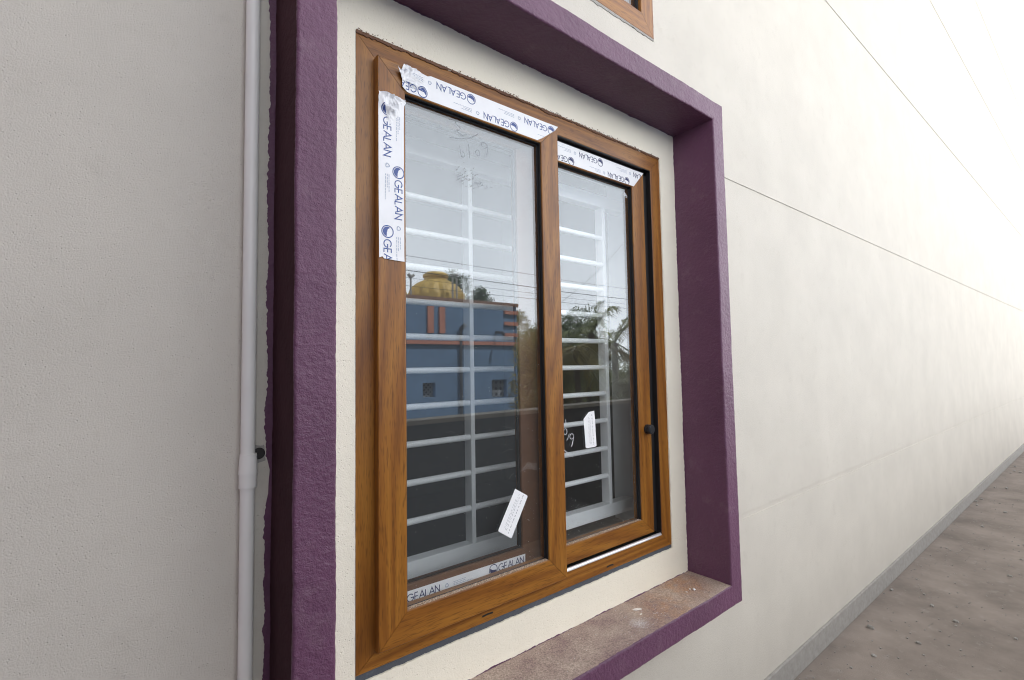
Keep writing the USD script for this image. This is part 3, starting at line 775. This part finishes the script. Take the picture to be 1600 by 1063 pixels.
# ------------------------------------------------------------------ paper labels on the glass
def sticker(label, poly, y, axis_a, axis_b, seed):
    c = poly.bounds
    t = thing("paper_label", label, "label", ((c[0] + c[2]) / 2, y, c[1]), "paper labels on the panes")
    obj("paper", drape(poly, y - .0002, None, .0003), M_PAPER, t)
    a, b = np.array(axis_a), np.array(axis_b)
    L = np.linalg.norm(b - a); d = (b - a) / L; n = np.array([-d[1], d[0]])
    r_ = random.Random(seed); dash = []
    for row, (off, th, f0, f1) in enumerate(((-.0105, .0022, .06, .94), (.000, .0012, .1, .85), (.005, .0010, .1, .93), (.0095, .0010, .14, .8))):
        u = L * f0
        while u < L * f1:
            l = r_.uniform(.002, .008 if row else .006)
            p0 = a + d * u + n * (off - th / 2); p1 = a + d * (u + l) + n * (off - th / 2)
            dash.append(Polygon([p0, p1, p1 + n * th, p0 + n * th])); u += l + r_.uniform(.0015, .005 if row else .007)
    obj("small_print", drape(unary_union(dash).intersection(poly.buffer(-.002)), y - .0006, None, .0001), M_GREYINK, t, kind="stuff")

sticker("white paper label stuck aslant low on the left pane", Polygon([(0.4517, 0.3334), (0.4945, 0.3075), (0.4965, 0.3035), (0.4372, 0.2025), (0.4345, 0.2008), (0.3920, 0.2285), (0.3909, 0.2325)]), -0.004, (0.412, 0.2155), (0.474, 0.3195), 3)
sticker("upright white paper label with a torn corner on the right pane", Polygon([(0.7766, 0.4977), (0.7855, 0.5055), (0.8030, 0.5194), (0.8290, 0.5218), (0.8318, 0.50), (0.8367, 0.4038), (0.8300, 0.4010), (0.7884, 0.4008), (0.7835, 0.405), (0.7815, 0.44)]), 0.036, (0.8125, 0.402), (0.806, 0.515), 4)

# ------------------------------------------------------------------ marks on the glass
def strokes(lines_, r):
    return unary_union([LineString(l).buffer(r) for l in lines_])
def arc(cx, cz, rx, rz, a0, a1, n=14):
    return [(cx + rx * math.cos(t), cz + rz * math.sin(t)) for t in np.radians(np.linspace(a0, a1, n))]
ink = strokes([[(0.2815, 1.2745), (0.2835, 1.258), (0.2855, 1.2455)] + arc(0.2905, 1.2525, .0062, .0075, 200, 460), [(0.3095, 1.2851), (0.3115, 1.266), (0.3127, 1.2486)],
               arc(0.3395, 1.2695, .0072, .0085, 0, 360), arc(0.3625, 1.2975, .0095, .0085, 20, 345), [(0.3720, 1.3005), (0.3735, 1.2850), (0.3676, 1.2674)],
               [(0.2518, 1.2884), (0.275, 1.2915), (0.305, 1.300), (0.330, 1.3155), (0.3461, 1.3285)],
               [(0.2680, 1.3362), (0.272, 1.3300), (0.279, 1.3275), (0.284, 1.3235), (0.279, 1.3165), (0.272, 1.3145), (0.279, 1.3080), (0.290, 1.3060), (0.302, 1.3110)],
               [(0.2480, 1.3370), (0.258, 1.3395), (0.268, 1.3410)]], .0010)
obj("marker_writing", drape(ink, -0.0042, None, .0001), M_MARK, sash_l, label="faint grey handwritten numbers high on the pane")
ink = strokes([arc(0.692, 0.4650, .0075, .0095, 0, 360), [(0.7090, 0.4560), (0.700, 0.4380)], arc(0.7200, 0.4470, .0085, .0085, 30, 340), [(0.7275, 0.4500), (0.7265, 0.4330), (0.7200, 0.4165)], [(0.7275, 0.4385), (0.7175, 0.4150)],
               [(0.684, 0.4085), (0.698, 0.3975)], [(0.697, 0.4000), (0.7060, 0.3925), (0.7160, 0.3855), (0.7235, 0.3800)], [(0.695, 0.503), (0.6955, 0.488)]], .00085)
obj("marker_writing", drape(ink, 0.0358, None, .0001), M_MARKW, sash_r, label="white handwritten numbers at the pane edge")
r_ = random.Random(5); blobs = []
for k in range(95):
    cx, cz = (r_.gauss(0.286, .013), r_.gauss(1.187, .012)) if k % 2 else (r_.gauss(0.334, .014), r_.gauss(1.188, .014))
    a = r_.uniform(.0006, .0030)
    blobs.append(affinity.rotate(affinity.scale(Point(cx, cz).buffer(1, 5), a * 1.7, a * .45), r_.uniform(20, 60)))
for k in range(40):
    blobs.append(Point(r_.uniform(.22, .42), r_.gauss(1.16, .05)).buffer(r_.uniform(.0004, .0014), 4))
obj("finger_marks", drape(unary_union(blobs), -0.0042, None, .0001), M_SMEAR, sash_l, label="grey finger smudges on the pane")
# etched maker's mark in the corner of the right pane: small peaks over two lines
em = strokes([[(1.015, 1.3075), (1.0225, 1.3125), (1.0285, 1.3165), (1.034, 1.3115), (1.041, 1.3055)], [(1.020, 1.3075), (1.0285, 1.3115), (1.036, 1.3060)], [(1.024, 1.3050), (1.030, 1.3078), (1.036, 1.3035)]], .0011).union(
    Polygon([(1.0145, 1.3020), (1.0415, 1.2985), (1.0415, 1.3000), (1.0145, 1.3035)]))
obj("etched_mark", drape(em, 0.0358, None, .0001), M_MARKW, sash_r, label="small white etched mark in the pane corner")
# scuffs, cobwebs of dry water and mortar splashes
r_ = random.Random(15); sc_ = []
for k in range(230):
    x, z = r_.uniform(GX0 + .01, GX1 - .01), GZ0 + abs(r_.gauss(0, .3))
    sc_.append(Point(x, z).buffer(r_.choice((.0003, .0004, .0005, .0007, .0010)), 3))
for k in range(9):
    x, z, a = r_.uniform(.15, .5), r_.uniform(.25, .66), r_.uniform(-.3, .9)
    L = r_.uniform(.006, .03)
    sc_.append(LineString([(x, z), (x + L * math.cos(a), z + L * math.sin(a)), (x + L * 1.6 * math.cos(a - .15), z + L * 1.6 * math.sin(a - .15))]).buffer(.00012))
for k in range(7):
    sc_.append(LineString([(.47 + .004 * k, .378 + .003 * k), (.50, .384 + .0025 * k), (.535, .373 + .003 * k)]).buffer(.00010))
clip = sbox(GX0 + .007, GZ0 + .007, GX1 - .007, GZ1 - .007)
obj("dirt_specks", drape(unary_union(sc_).intersection(clip), -0.0041, None, .00006), sheer("pale_dirt", (0.7, 0.7, 0.68), 0.32), sash_l, kind="stuff")
sc_ = []
for k in range(230):
    x, z = r_.uniform(.68, RGX1 - .01), RGZ0 + abs(r_.gauss(0, .18))
    sc_.append(Point(x, z).buffer(r_.choice((.0004, .0006, .0008, .0014)), 3))
for k in range(30):
    sc_.append(affinity.rotate(affinity.scale(Point(r_.gauss(.73, .02), r_.gauss(.205, .022)).buffer(1, 3), r_.uniform(.001, .004), r_.uniform(.0006, .0015)), r_.uniform(0, 90)))
clip = sbox(RGX0 + .007, RGZ0 + .007, RGX1 - .007, RGZ1 - .007)
obj("dirt_specks", drape(unary_union(sc_).intersection(clip), 0.0359, None, .00006), stage.GetPrimAtPath("/World/Looks/pale_dirt").GetPath(), sash_r, kind="stuff")

# ------------------------------------------------------------------ conduit on the wall to the left
pipe = thing("conduit_pipe", "white plastic conduit pipe on the wall left of the purple surround", "pipe", (-0.2185, -0.014, FLOOR))
PX = -0.2185
obj("tube", rod((PX, -0.0145, FLOOR), (PX, -0.0145, 3.2), .0128, 24), M_PVC, pipe, smooth=40)
obj("coupling", [rod((PX + .0005, -0.0150, 0.452), (PX + .0005, -0.0150, 0.478), .0158, 24), rod((PX + .001, -0.0150, 0.478), (PX + .001, -0.0150, 0.516), .0172, 24, .0150)], M_PVC, pipe, smooth=40)
obj("wall_hole", disc(PX + .022, 0.5125, -0.0012, 0.001, .0115, b=.0004), M_DARKHOLE, pipe)  # flat dark disc on the wall, painted for the shade inside the hole
patch = Polygon(ragged((PX + .008, 0.494), (PX + .034, 0.497), .002, .003, 71) + ragged((PX + .034, .497), (PX + .031, .529), .003, .003, 72) + ragged((PX + .031, .529), (PX + .004, .535), .003, .003, 73) + [(PX + .004, .535)]).buffer(0)
obj("cement_patch", wallpoly(patch, -0.0007, 0.0006), M_CEM, pipe)

# ------------------------------------------------------------------ crumbs on the ledge
def crumb(x, y, sx_, sy_, sz_, seed):
    m = trimesh.creation.icosphere(2, 1.0)
    v = m.vertices
    v = v * (1 + .35 * vnoise(v * 1.7 + seed * 3.1, seed)[:, None])
    v = v * (sx_, sy_, sz_)
    v[:, 2] = np.maximum(v[:, 2], -sz_ * .3) + sz_ * .3
    m.vertices = v
    m.apply_transform(trimesh.transformations.rotation_matrix(seed * 1.3 - 1.9, (0, 0, 1)))
    m.apply_translation((x, y, ZB + .0006))
    return m
for k, (x, y, a, b_, c, lab) in enumerate(((0.908, -0.058, .0150, .0045, .0032, "long flat plaster chip, the largest on the dusty ledge"), (1.173, -0.101, .0062, .0045, .0042, "white lump of plaster right of the rusty stain on the ledge"),
                                           (1.164, -0.090, .0034, .003, .0025, "tiny plaster crumb just behind the white lump"), (0.893, -0.084, .0065, .0028, .0016, "small thin flake in front of the long plaster chip"),
                                           (1.137, -0.094, .0040, .0022, .0018, "small pale crumb left of the white lump"))):
    obj("plaster_crumb", crumb(x, y, a, b_, c, k + 1), M_CHIP if k != 1 else M_CRUMB, smooth=True, label=lab, category="plaster crumb", group="plaster crumbs on the ledge")
r_ = random.Random(9); fines = []
for k in range(150):
    x, y = (r_.gauss(.87, .06), r_.gauss(-.115, .03)) if k % 3 else (r_.uniform(.5, 1.27), r_.uniform(-.165, -.01))
    if -.166 < y < -.004:
        s_ = r_.uniform(.0004, .0013)
        m = trimesh.creation.icosphere(0, s_); m.apply_scale((1, r_.uniform(.6, 1.2), .6)); m.apply_translation((x, y, ZB + .0008)); fines.append(m)
obj("plaster_dust", fines, M_CRUMB, kind="stuff", label="fine white plaster grains scattered over the ledge", category="plaster grains")

r_ = random.Random(19); grit = []
for k in range(900):
    x = r_.uniform(.8, 9.5); y = -abs(r_.gauss(0, .5)) - .02
    if y < -2.1: continue
    a_ = r_.uniform(.0015, .006) * (1 + (r_.random() < .06) * 2.2)
    m = trimesh.creation.icosphere(0, a_); m.apply_scale((r_.uniform(.7, 1.4), r_.uniform(.7, 1.4), r_.uniform(.5, .9)))
    m.apply_translation((x, y, FLOOR + a_ * .3)); grit.append(m)
obj("terrace_grit", grit, M_CEM, kind="stuff", label="loose grit and cement crumbs on the terrace floor along the wall", category="grit")

# ================================================================== what the panes mirror: the other side of the terrace
para = thing("parapet_wall", "dark terrace parapet with a cement coping mirrored in both panes", "parapet", (6, -2.2, FLOOR))
obj("wall_body", bx(-0.745, 13, -2.30, -2.20, FLOOR, 0.248), M_PARA, para)
obj("coping", bx(-0.745, 13.02, -2.33, -2.175, 0.2482, 0.283, .004), M_PCOP, para)

BY = -8.0
blue = thing("blue_house", "blue house with coral bands mirrored in the left pane", "house", (0, -11, ZLOW))
BXR, BXL = 6.88, -5.0
hL, hR = (4.33, 4.63, 0.03, 0.34), (6.11, 6.55, -0.07, 0.35)
front = sbox(BXL, ZLOW, BXR, 2.10).difference(sbox(hL[0], hL[2], hL[1], hL[3])).difference(sbox(hR[0], hR[2], hR[1], hR[3]))
m = wallpoly(front, -.2, 0); m.vertices[:, 1] += BY
obj("front_wall", m, M_BLUE, blue)
obj("side_wall", bx(BXR - .2, BXR, BY - 6, BY - .2, ZLOW, 2.10), M_BLUE, blue)
obj("side_wall", bx(BXL, BXL + .2, BY - 6, BY - .2, ZLOW, 2.10), M_BLUE, blue)
obj("rear_wall", bx(BXL + .2, BXR - .2, BY - 6, BY - 5.8, ZLOW, 2.10), M_BLUE, blue)
obj("roof_slab", bx(BXL + .2, BXR - .2, BY - 5.8, BY - .2, 1.1, 1.25), M_FLOOR, blue)
obj("coping", bx(BXL - .03, BXR + .03, BY - .24, BY + .05, 2.10, 2.18), M_COPING, blue)
obj("band", bx(BXL, BXR + .02, BY, BY + .05, 1.16, 1.24), M_ORANGE, blue)
for x in (4.44, 4.72):
    obj("upright_strip", bx(x, x + .135, BY, BY + .05, 1.40, 1.975), M_ORANGE, blue)
for x in (-1.0, -1.28):
    obj("upright_strip", bx(x, x + .135, BY, BY + .05, 1.40, 1.975), M_ORANGE, blue)
for z in (1.91, 1.64, 1.37):
    obj("short_strip", bx(6.49, BXR + .015, BY, BY + .05, z, z + .085), M_ORANGE, blue)
for hx in (hL, hR):
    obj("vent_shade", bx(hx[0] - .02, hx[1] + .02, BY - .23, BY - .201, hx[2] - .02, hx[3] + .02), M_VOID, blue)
    cx, cz, w = (hx[0] + hx[1]) / 2, (hx[2] + hx[3]) / 2, (hx[1] - hx[0]) / 2
    lat = []
    n = 3 if hx is hL else 2
    for i in range(-3, 4):
        for sgn in (-1, 1):
            lat.append(LineString([(cx + i * w / 1.5 - w, cz - sgn * w), (cx + i * w / 1.5 + w, cz + sgn * w)]).buffer(.010))
    if hx is hR:
        lat = []
        for a in range(3):
            for b_ in range(3):
                lat.append(Point(cx + (a - 1) * w * .62, cz + (b_ - 1) * w * .62).buffer(w * .30).difference(Point(cx + (a - 1) * w * .62, cz + (b_ - 1) * w * .62).buffer(w * .20)))
                lat.append(Point(cx + (a - 1) * w * .62 + w * .31, cz + (b_ - 1) * w * .62 + w * .31).buffer(w * .12))
    lp = unary_union(lat).intersection(sbox(*[hx[i] for i in (0, 2, 1, 3)]))
    m = wallpoly(lp, -.16, -.12); m.vertices[:, 1] += BY
    obj("vent_lattice", m, M_LATT, blue)
obj("rain_pipe", [rod((5.245, BY + .05, ZLOW), (5.245, BY + .05, 1.50), .035, 10), rod((5.245, BY + .05, 1.50), (5.30, BY + .16, 1.60), .05, 10)], M_DKPIPE, blue)
obj("wall_spout", [rod((6.25, BY, 1.47), (6.25, BY + .28, 1.44), .03, 8), rod((6.25, BY + .26, 1.44), (6.25, BY + .30, 1.40), .04, 8)], M_DKPIPE, blue)
obj("wall_spout", rod((6.74, BY, .31), (6.76, BY + .2, .29), .025, 8), M_DKPIPE, blue)
# iron pipes standing on the roof
rp = thing("roof_pipe", "thin grey pipe standing in front of the yellow tank, the taller of two", "pipe", (5.47, -8.6, 1.25), "pipes on the blue house roof")
obj("tube", [rod((5.44, -8.6, 1.25), (5.44, -8.6, 2.93), .022, 8)], M_STEEL, rp)
rp = thing("roof_pipe", "thin grey pipe at the right edge of the yellow tank, the shorter of two", "pipe", (5.56, -8.6, 1.25), "pipes on the blue house roof")
obj("tube", [rod((5.55, -8.6, 1.25), (5.55, -8.6, 2.87), .022, 8), rod((5.515, -8.6, 2.86), (5.585, -8.6, 2.86), .03, 8)], M_STEEL, rp)
rp = thing("roof_pipe", "bent vent pipe left of the yellow tank", "pipe", (4.35, -8.6, 1.25), "pipes on the blue house roof")
obj("tube", [rod((4.36, -8.6, 1.25), (4.36, -8.6, 2.68), .022, 8), rod((4.36, -8.6, 2.68), (4.30, -8.6, 2.75), .04, 8), rod((4.36, -8.6, 2.68), (4.44, -8.6, 2.74), .03, 8)], M_STEEL, rp)

def tank(x, y, z, R, h, label):
    """Rotomoulded water tank: ringed drum, ribbed shoulder, neck and lid."""
    t = thing("water_tank", label, "water tank", (x, y, z), "tanks on the blue house roof")
    n = 72
    prof = [(0, 0), (R, 0), (R, .12 * h), (R * 1.015, .16 * h), (R, .20 * h), (R, .40 * h), (R * 1.02, .44 * h), (R, .48 * h), (R, .66 * h), (R * .985, .70 * h), (R * .93, .76 * h), (R * .83, .81 * h), (R * .68, .86 * h), (R * .50, .895 * h), (R * .43, .90 * h), (R * .41, .945 * h), (R * .41, .96 * h)]
    th = np.arange(n) / n * 2 * np.pi
    v, f = [], []
    for k, (r, zz) in enumerate(prof):
        rib = 1.0 - (.075 * np.clip(np.cos(th * 16) * 2, -.2, 1) if .69 * h < zz < .89 * h else 0)
        v.append(np.c_[x + r * rib * np.cos(th), y + r * rib * np.sin(th), np.full(n, z + zz)])
    for k in range(len(prof) - 1):
        for i in range(n):
            a, b_ = k * n + i, k * n + (i + 1) % n
            f += [(a, b_, b_ + n), (a, b_ + n, a + n)]
    obj("drum", trimesh.Trimesh(np.vstack(v), f, process=False), M_TANK, t, smooth=35)
    lid = [rod((x, y, z + .95 * h), (x, y, z + .985 * h), R * .46, 40), rod((x, y, z + .985 * h), (x, y, z + 1.02 * h), R * .46, 40, R * .34)]
    obj("lid", lid, M_TANK, t, smooth=30)
    obj("moulded_panel", [bx(x + R * .25, x + R * .65, y + R * .72, y + R * .94, z + .52 * h, z + .70 * h, .02)], M_TANK, t)
tank(5.49, -9.5, 1.25, .70, 1.76, "ribbed yellow plastic water tank on the blue house roof behind two thin pipes")
tank(4.05, -9.7, 1.25, .70, 1.62, "yellow water tank cut off by the left edge of the pane")

# ------------------------------------------------------------------ plants
def leaf_cloud(blobs, n, size, seed, stretch=1.0, droop=0.0):
    """Leaf-sized folded quads spread through blobs (centre, radii), denser towards the outside, with gaps."""
    r = np.random.default_rng(seed)
    vol = np.array([np.prod(b[1]) ** .8 for b in blobs]); vol /= vol.sum()
    V, F = [], []
    which = r.choice(len(blobs), n, p=vol)
    d = r.normal(size=(n, 3)); d /= np.linalg.norm(d, axis=1)[:, None]
    rad = r.uniform(0, 1, n) ** .45
    c = np.array([blobs[w][0] for w in which]) + d * rad[:, None] * np.array([blobs[w][1] for w in which])
    keep = meshkit.noise(c * (1.1 / max(.3, np.mean([np.mean(b[1]) for b in blobs])) * 2.2), seed) > .36
    c, d = c[keep], d[keep]
    k = len(c)
    a = r.normal(size=(k, 3)) + d * .6; a[:, 2] -= droop; a /= np.linalg.norm(a, axis=1)[:, None]
    b = np.cross(a, r.normal(size=(k, 3))); b /= np.linalg.norm(b, axis=1)[:, None]
    s = size * r.uniform(.55, 1.35, k)[:, None]
    nrm = np.cross(a, b)
    v = np.stack([c - a * s * stretch, c + b * s * .42 + nrm * s * .12, c + a * s * stretch, c - b * s * .42 + nrm * s * .12], 1).reshape(-1, 3)
    i = np.arange(k)[:, None] * 4
    f = np.vstack([i + [0, 1, 2], i + [0, 2, 3]])
    return trimesh.Trimesh(v, f, process=False)

def tree(name, label, x, y, crown, n, size, mat, seed, trunk=.16, group="trees mirrored in the panes", cat="tree", stretch=1.0, droop=0.0):
    t = thing(name, label, cat, (x, y, ZLOW), group)
    r = random.Random(seed)
    cz = np.mean([b[0][2] for b in crown])
    top_ = (x + r.uniform(-.2, .2), y, cz - .2)
    obj("trunk", tube([(x, y, ZLOW), (x + r.uniform(-.1, .1), y, (ZLOW + top_[2]) / 2), top_], [trunk, trunk * .8, trunk * .5], 10), M_BARK, t, smooth=True)
    for b in crown[:7]:
        mid = (np.array(top_) * .5 + np.array(b[0]) * .5) + [0, 0, -.15]
        obj("limb", tube([np.array(top_) - [0, 0, .5], mid, b[0]], [trunk * .4, trunk * .26, trunk * .1], 6), M_BARK, t, smooth=True)
    obj("crown", leaf_cloud(crown, n, size, seed, stretch, droop), mat, t)

def blobs(cx, cy, cz, rx, ry, rz, k, seed, r0=.42):
    r = random.Random(seed); out = []
    for _ in range(k):
        a, b_ = r.uniform(0, 2 * math.pi), r.uniform(-1, 1)
        q = math.sqrt(1 - b_ * b_) * r.uniform(.35, .95)
        s = r.uniform(.7, 1.25) * r0
        out.append((np.array([cx + rx * q * math.cos(a), cy + ry * q * math.sin(a), cz + rz * b_ * .8]), np.array([rx * s, ry * s, rz * s])))
    return out

tree("leafy_tree", "dark leafy tree rising behind the yellow tank", 9.5, -16, blobs(9.5, -16, 3.3, 1.35, 1.3, 1.35, 15, 1), 11000, .05, M_LF_DARK, 1)
tree("leafy_tree", "round dark tree right of the yellow tank", 11.35, -16, blobs(11.35, -16, 2.9, .95, 1.0, 1.15, 13, 2), 9000, .05, M_LF_DARK, 2)
tree("leafy_tree", "distant olive tree beyond the right corner of the blue house", 18.4, -22, blobs(18.4, -22, 2.6, 1.6, 1.6, 1.5, 14, 3), 9000, .06, M_LF_MID, 3)
tree("leafy_tree", "distant olive tree above the white railing", 21.2, -22.5, blobs(21.2, -22.5, 2.7, 1.9, 1.6, 1.4, 14, 4), 9000, .06, M_LF_MID, 4)
tree("leafy_tree", "dark dense tree behind the coconut palm", 14.0, -13, blobs(14.0, -13, .85, 1.9, 1.6, 1.9, 18, 5), 17000, .05, M_LF_DARK, 5)
tree("leafy_tree", "low spreading tree on the right behind the palm fronds", 18.8, -13.5, blobs(18.8, -13.5, -.6, 2.8, 1.6, 1.7, 18, 6), 15000, .055, M_LF_MID, 6)
tree("leafy_tree", "mid green tree left of the coconut palm behind the blue house corner", 10.6, -12.5, blobs(10.6, -12.5, .3, 1.5, 1.2, 1.5, 15, 8), 12000, .05, M_LF_MID, 8)
for k, (x, y, z, sx_, sz_, m_, lab) in enumerate(((5.12, -5.0, -.15, .52, .62, M_LF_DRY, "yellowish low shrub beside the corner of the blue house"), (7.6, -5.0, -.6, .7, .55, M_LF_MID, "green shrub behind the parapet below the coconut palm"),
                                           (6.3, -4.8, -.65, .6, .5, M_LF_DRY, "olive shrub behind the parapet left of the green one"), (9.4, -5.6, -.5, .8, .6, M_LF_PALE, "pale feathery shrub at the right behind the parapet"),
                                           (6.02, -6.0, .35, .62, .95, M_LF_DRY, "tall yellow green bamboo clump at the blue house corner"))):
    tree("garden_shrub", lab, x, y, blobs(x, y, z, sx_, sx_, sz_, 12, 20 + k), 6500, .026, m_, 20 + k, .05, "shrubs behind the parapet", "shrub", 2.4, .4)

def frond_mesh(origin, az, el, L, droop, seed, leaf=.42, nl=25, wid=.0135):
    """One palm frond: a bending midrib with two rows of narrow leaflets that hang."""
    r = np.random.default_rng(seed)
    t = np.linspace(0, 1, 12)
    horiz = np.array([math.cos(az), math.sin(az), 0])
    pts = np.array([np.array(origin) + horiz * (L * (math.cos(el) * s - .10 * s * s)) + np.array([0, 0, L * (math.sin(el) * s - droop * s * s)]) for s in t])
    rib = tube(pts, np.linspace(.022, .004, 12), 5)
    V, F = [], []
    side = np.cross(horiz, [0, 0, 1.0])
    for i in range(nl):
        s = .14 + .86 * (i / (nl - 1))
        p = np.array([np.interp(s, t, pts[:, c]) for c in range(3)])
        tg = np.array([np.interp(min(1, s + .02), t, pts[:, c]) for c in range(3)]) - np.array([np.interp(s - .02, t, pts[:, c]) for c in range(3)]); tg /= np.linalg.norm(tg)
        ll = leaf * (math.sin(math.pi * min(1, s * .82 + .12)) ** .7) * r.uniform(.85, 1.1)
        for sg in (-1, 1):
            d = tg * .62 + side * sg * .75 + np.array([0, 0, -.12 + r.uniform(-.28, .2)])
            d /= np.linalg.norm(d)
            mid = p + d * ll * .5
            tip = p + d * ll + np.array([0, 0, -.33 * ll])
            n_ = np.cross(d, [0, 0, 1.0]); n_ /= np.linalg.norm(n_) + 1e-9
            w = wid
            b = len(V)
            V += [p - n_ * w * .4, p + n_ * w * .4, mid + n_ * w, mid - n_ * w, tip]
            F += [(b, b + 1, b + 2), (b, b + 2, b + 3), (b + 3, b + 2, b + 4)]
    return trimesh.util.concatenate([rib, trimesh.Trimesh(np.array(V), F, process=False)])

def palm(label, foot, crown, nf, L, seed, mat, el=(-.35, 1.25), leaf=.42, trunk=.11, name="coconut_palm"):
    t = thing(name, label, "palm tree", (foot[0], foot[1], ZLOW), "palms mirrored in the right pane")
    f0, c0 = np.array([foot[0], foot[1], ZLOW]), np.array(crown, float)
    pts = [f0 + (c0 - f0) * s + np.array([0.12 * math.sin(3 * s), 0, 0]) * (1 - s) for s in np.linspace(0, 1, 9)]
    obj("trunk", tube(pts, np.linspace(trunk * 1.25, trunk * .75, 9), 12), M_BARK, t, smooth=True)
    r = random.Random(seed)
    for k in range(nf):
        e = el[0] + (el[1] - el[0]) * ((k * .618) % 1)
        obj("frond", frond_mesh(c0, k * 2.39996 + r.uniform(-.2, .2), e, L * r.uniform(.85, 1.1), .38 + .25 * r.random(), seed * 50 + k, leaf), mat, t)

palm("tall coconut palm with fronds against the sky in the right pane", (7.9, -7.3), (8.55, -7.0, 1.45), 14, 1.5, 1, M_LF_PALM, (-.5, 1.35), .46)
palm("second coconut palm at the right with long parallel leaflets", (10.3, -7.8), (9.9, -7.4, 1.25), 12, 1.75, 2, M_LF_PALM, (-.3, 1.2), .60)
palm("low young palm with yellow drooping fronds near the parapet", (5.3, -4.2), (5.30, -4.4, 0.95), 11, .95, 3, M_LF_DRY, (-.5, .5), .36, .06)
palm("low pale palm with arching feathery fronds at the right", (7.6, -5.0), (7.35, -4.8, 0.15), 13, 1.05, 4, M_LF_PALE, (-.1, 1.3), .40, .07)
palm("young palm below the tall coconut palm", (6.6, -5.6), (6.7, -5.4, 0.45), 11, 1.05, 5, M_LF_PALM, (-.3, 1.0), .38, .06)

# ------------------------------------------------------------------ distant house with a railing, and wires
dh = thing("distant_house", "beige house with a white balcony railing behind the yellow shrubs", "house", (16, -18, ZLOW))
obj("wall_body", bx(14.0, 19.5, -20.5, -16.6, ZLOW, 1.72), M_HOUSE, dh)
obj("roof_slab", bx(13.8, 19.7, -20.7, -16.2, 1.72, 1.88), M_ROOFT, dh)
obj("rail_post", bx(14.02, 14.08, -16.06, -16.0, 1.88, 2.40), M_RAILW, dh)
for k in range(5):
    obj("rail_post", bx(15.1 + k * 1.1, 15.16 + k * 1.1, -16.06, -16.0, 1.88, 2.40), M_RAILW, dh)
for z in (2.36, 2.25, 2.15, 2.05):
    obj("rail_bar", bx(14.0, 19.6, -16.05, -16.01, z, z + .035), M_RAILW, dh)
obj("balcony_slab", bx(13.9, 19.6, -16.6, -15.9, 1.60, 1.715), M_RAILW, dh)

def wire(label, p, q, sag, r):
    p, q = np.array(p, float), np.array(q, float)
    pts = [p + (q - p) * s - np.array([0, 0, 4 * sag * s * (1 - s)]) for s in np.linspace(0, 1, 40)]
    obj("overhead_wire", tube(pts, r, 5), M_CABLE, label=label, category="wire", group="overhead wires mirrored in the panes", smooth=True)
wire("highest thin wire crossing the sky in both panes", (-22, -6, 3.9), (38, -6, 3.9), 1.45, .0035)
wire("thick wire crossing the sky just above the yellow tank", (-20, -6, 3.8), (36, -6, 3.8), 1.60, .006)
wire("thin wire just below the thick wire", (-20, -6.1, 3.72), (36, -6.1, 3.72), 1.62, .003)
wire("lowest wire right of the round tree above the blue house", (-18, -6, 2.9), (34, -6, 3.1), 1.02, .004)
wire("short slanting wire above the coconut palm", (6.95, -6.4, 2.06), (13, -9.5, 4.9), .1, .004)
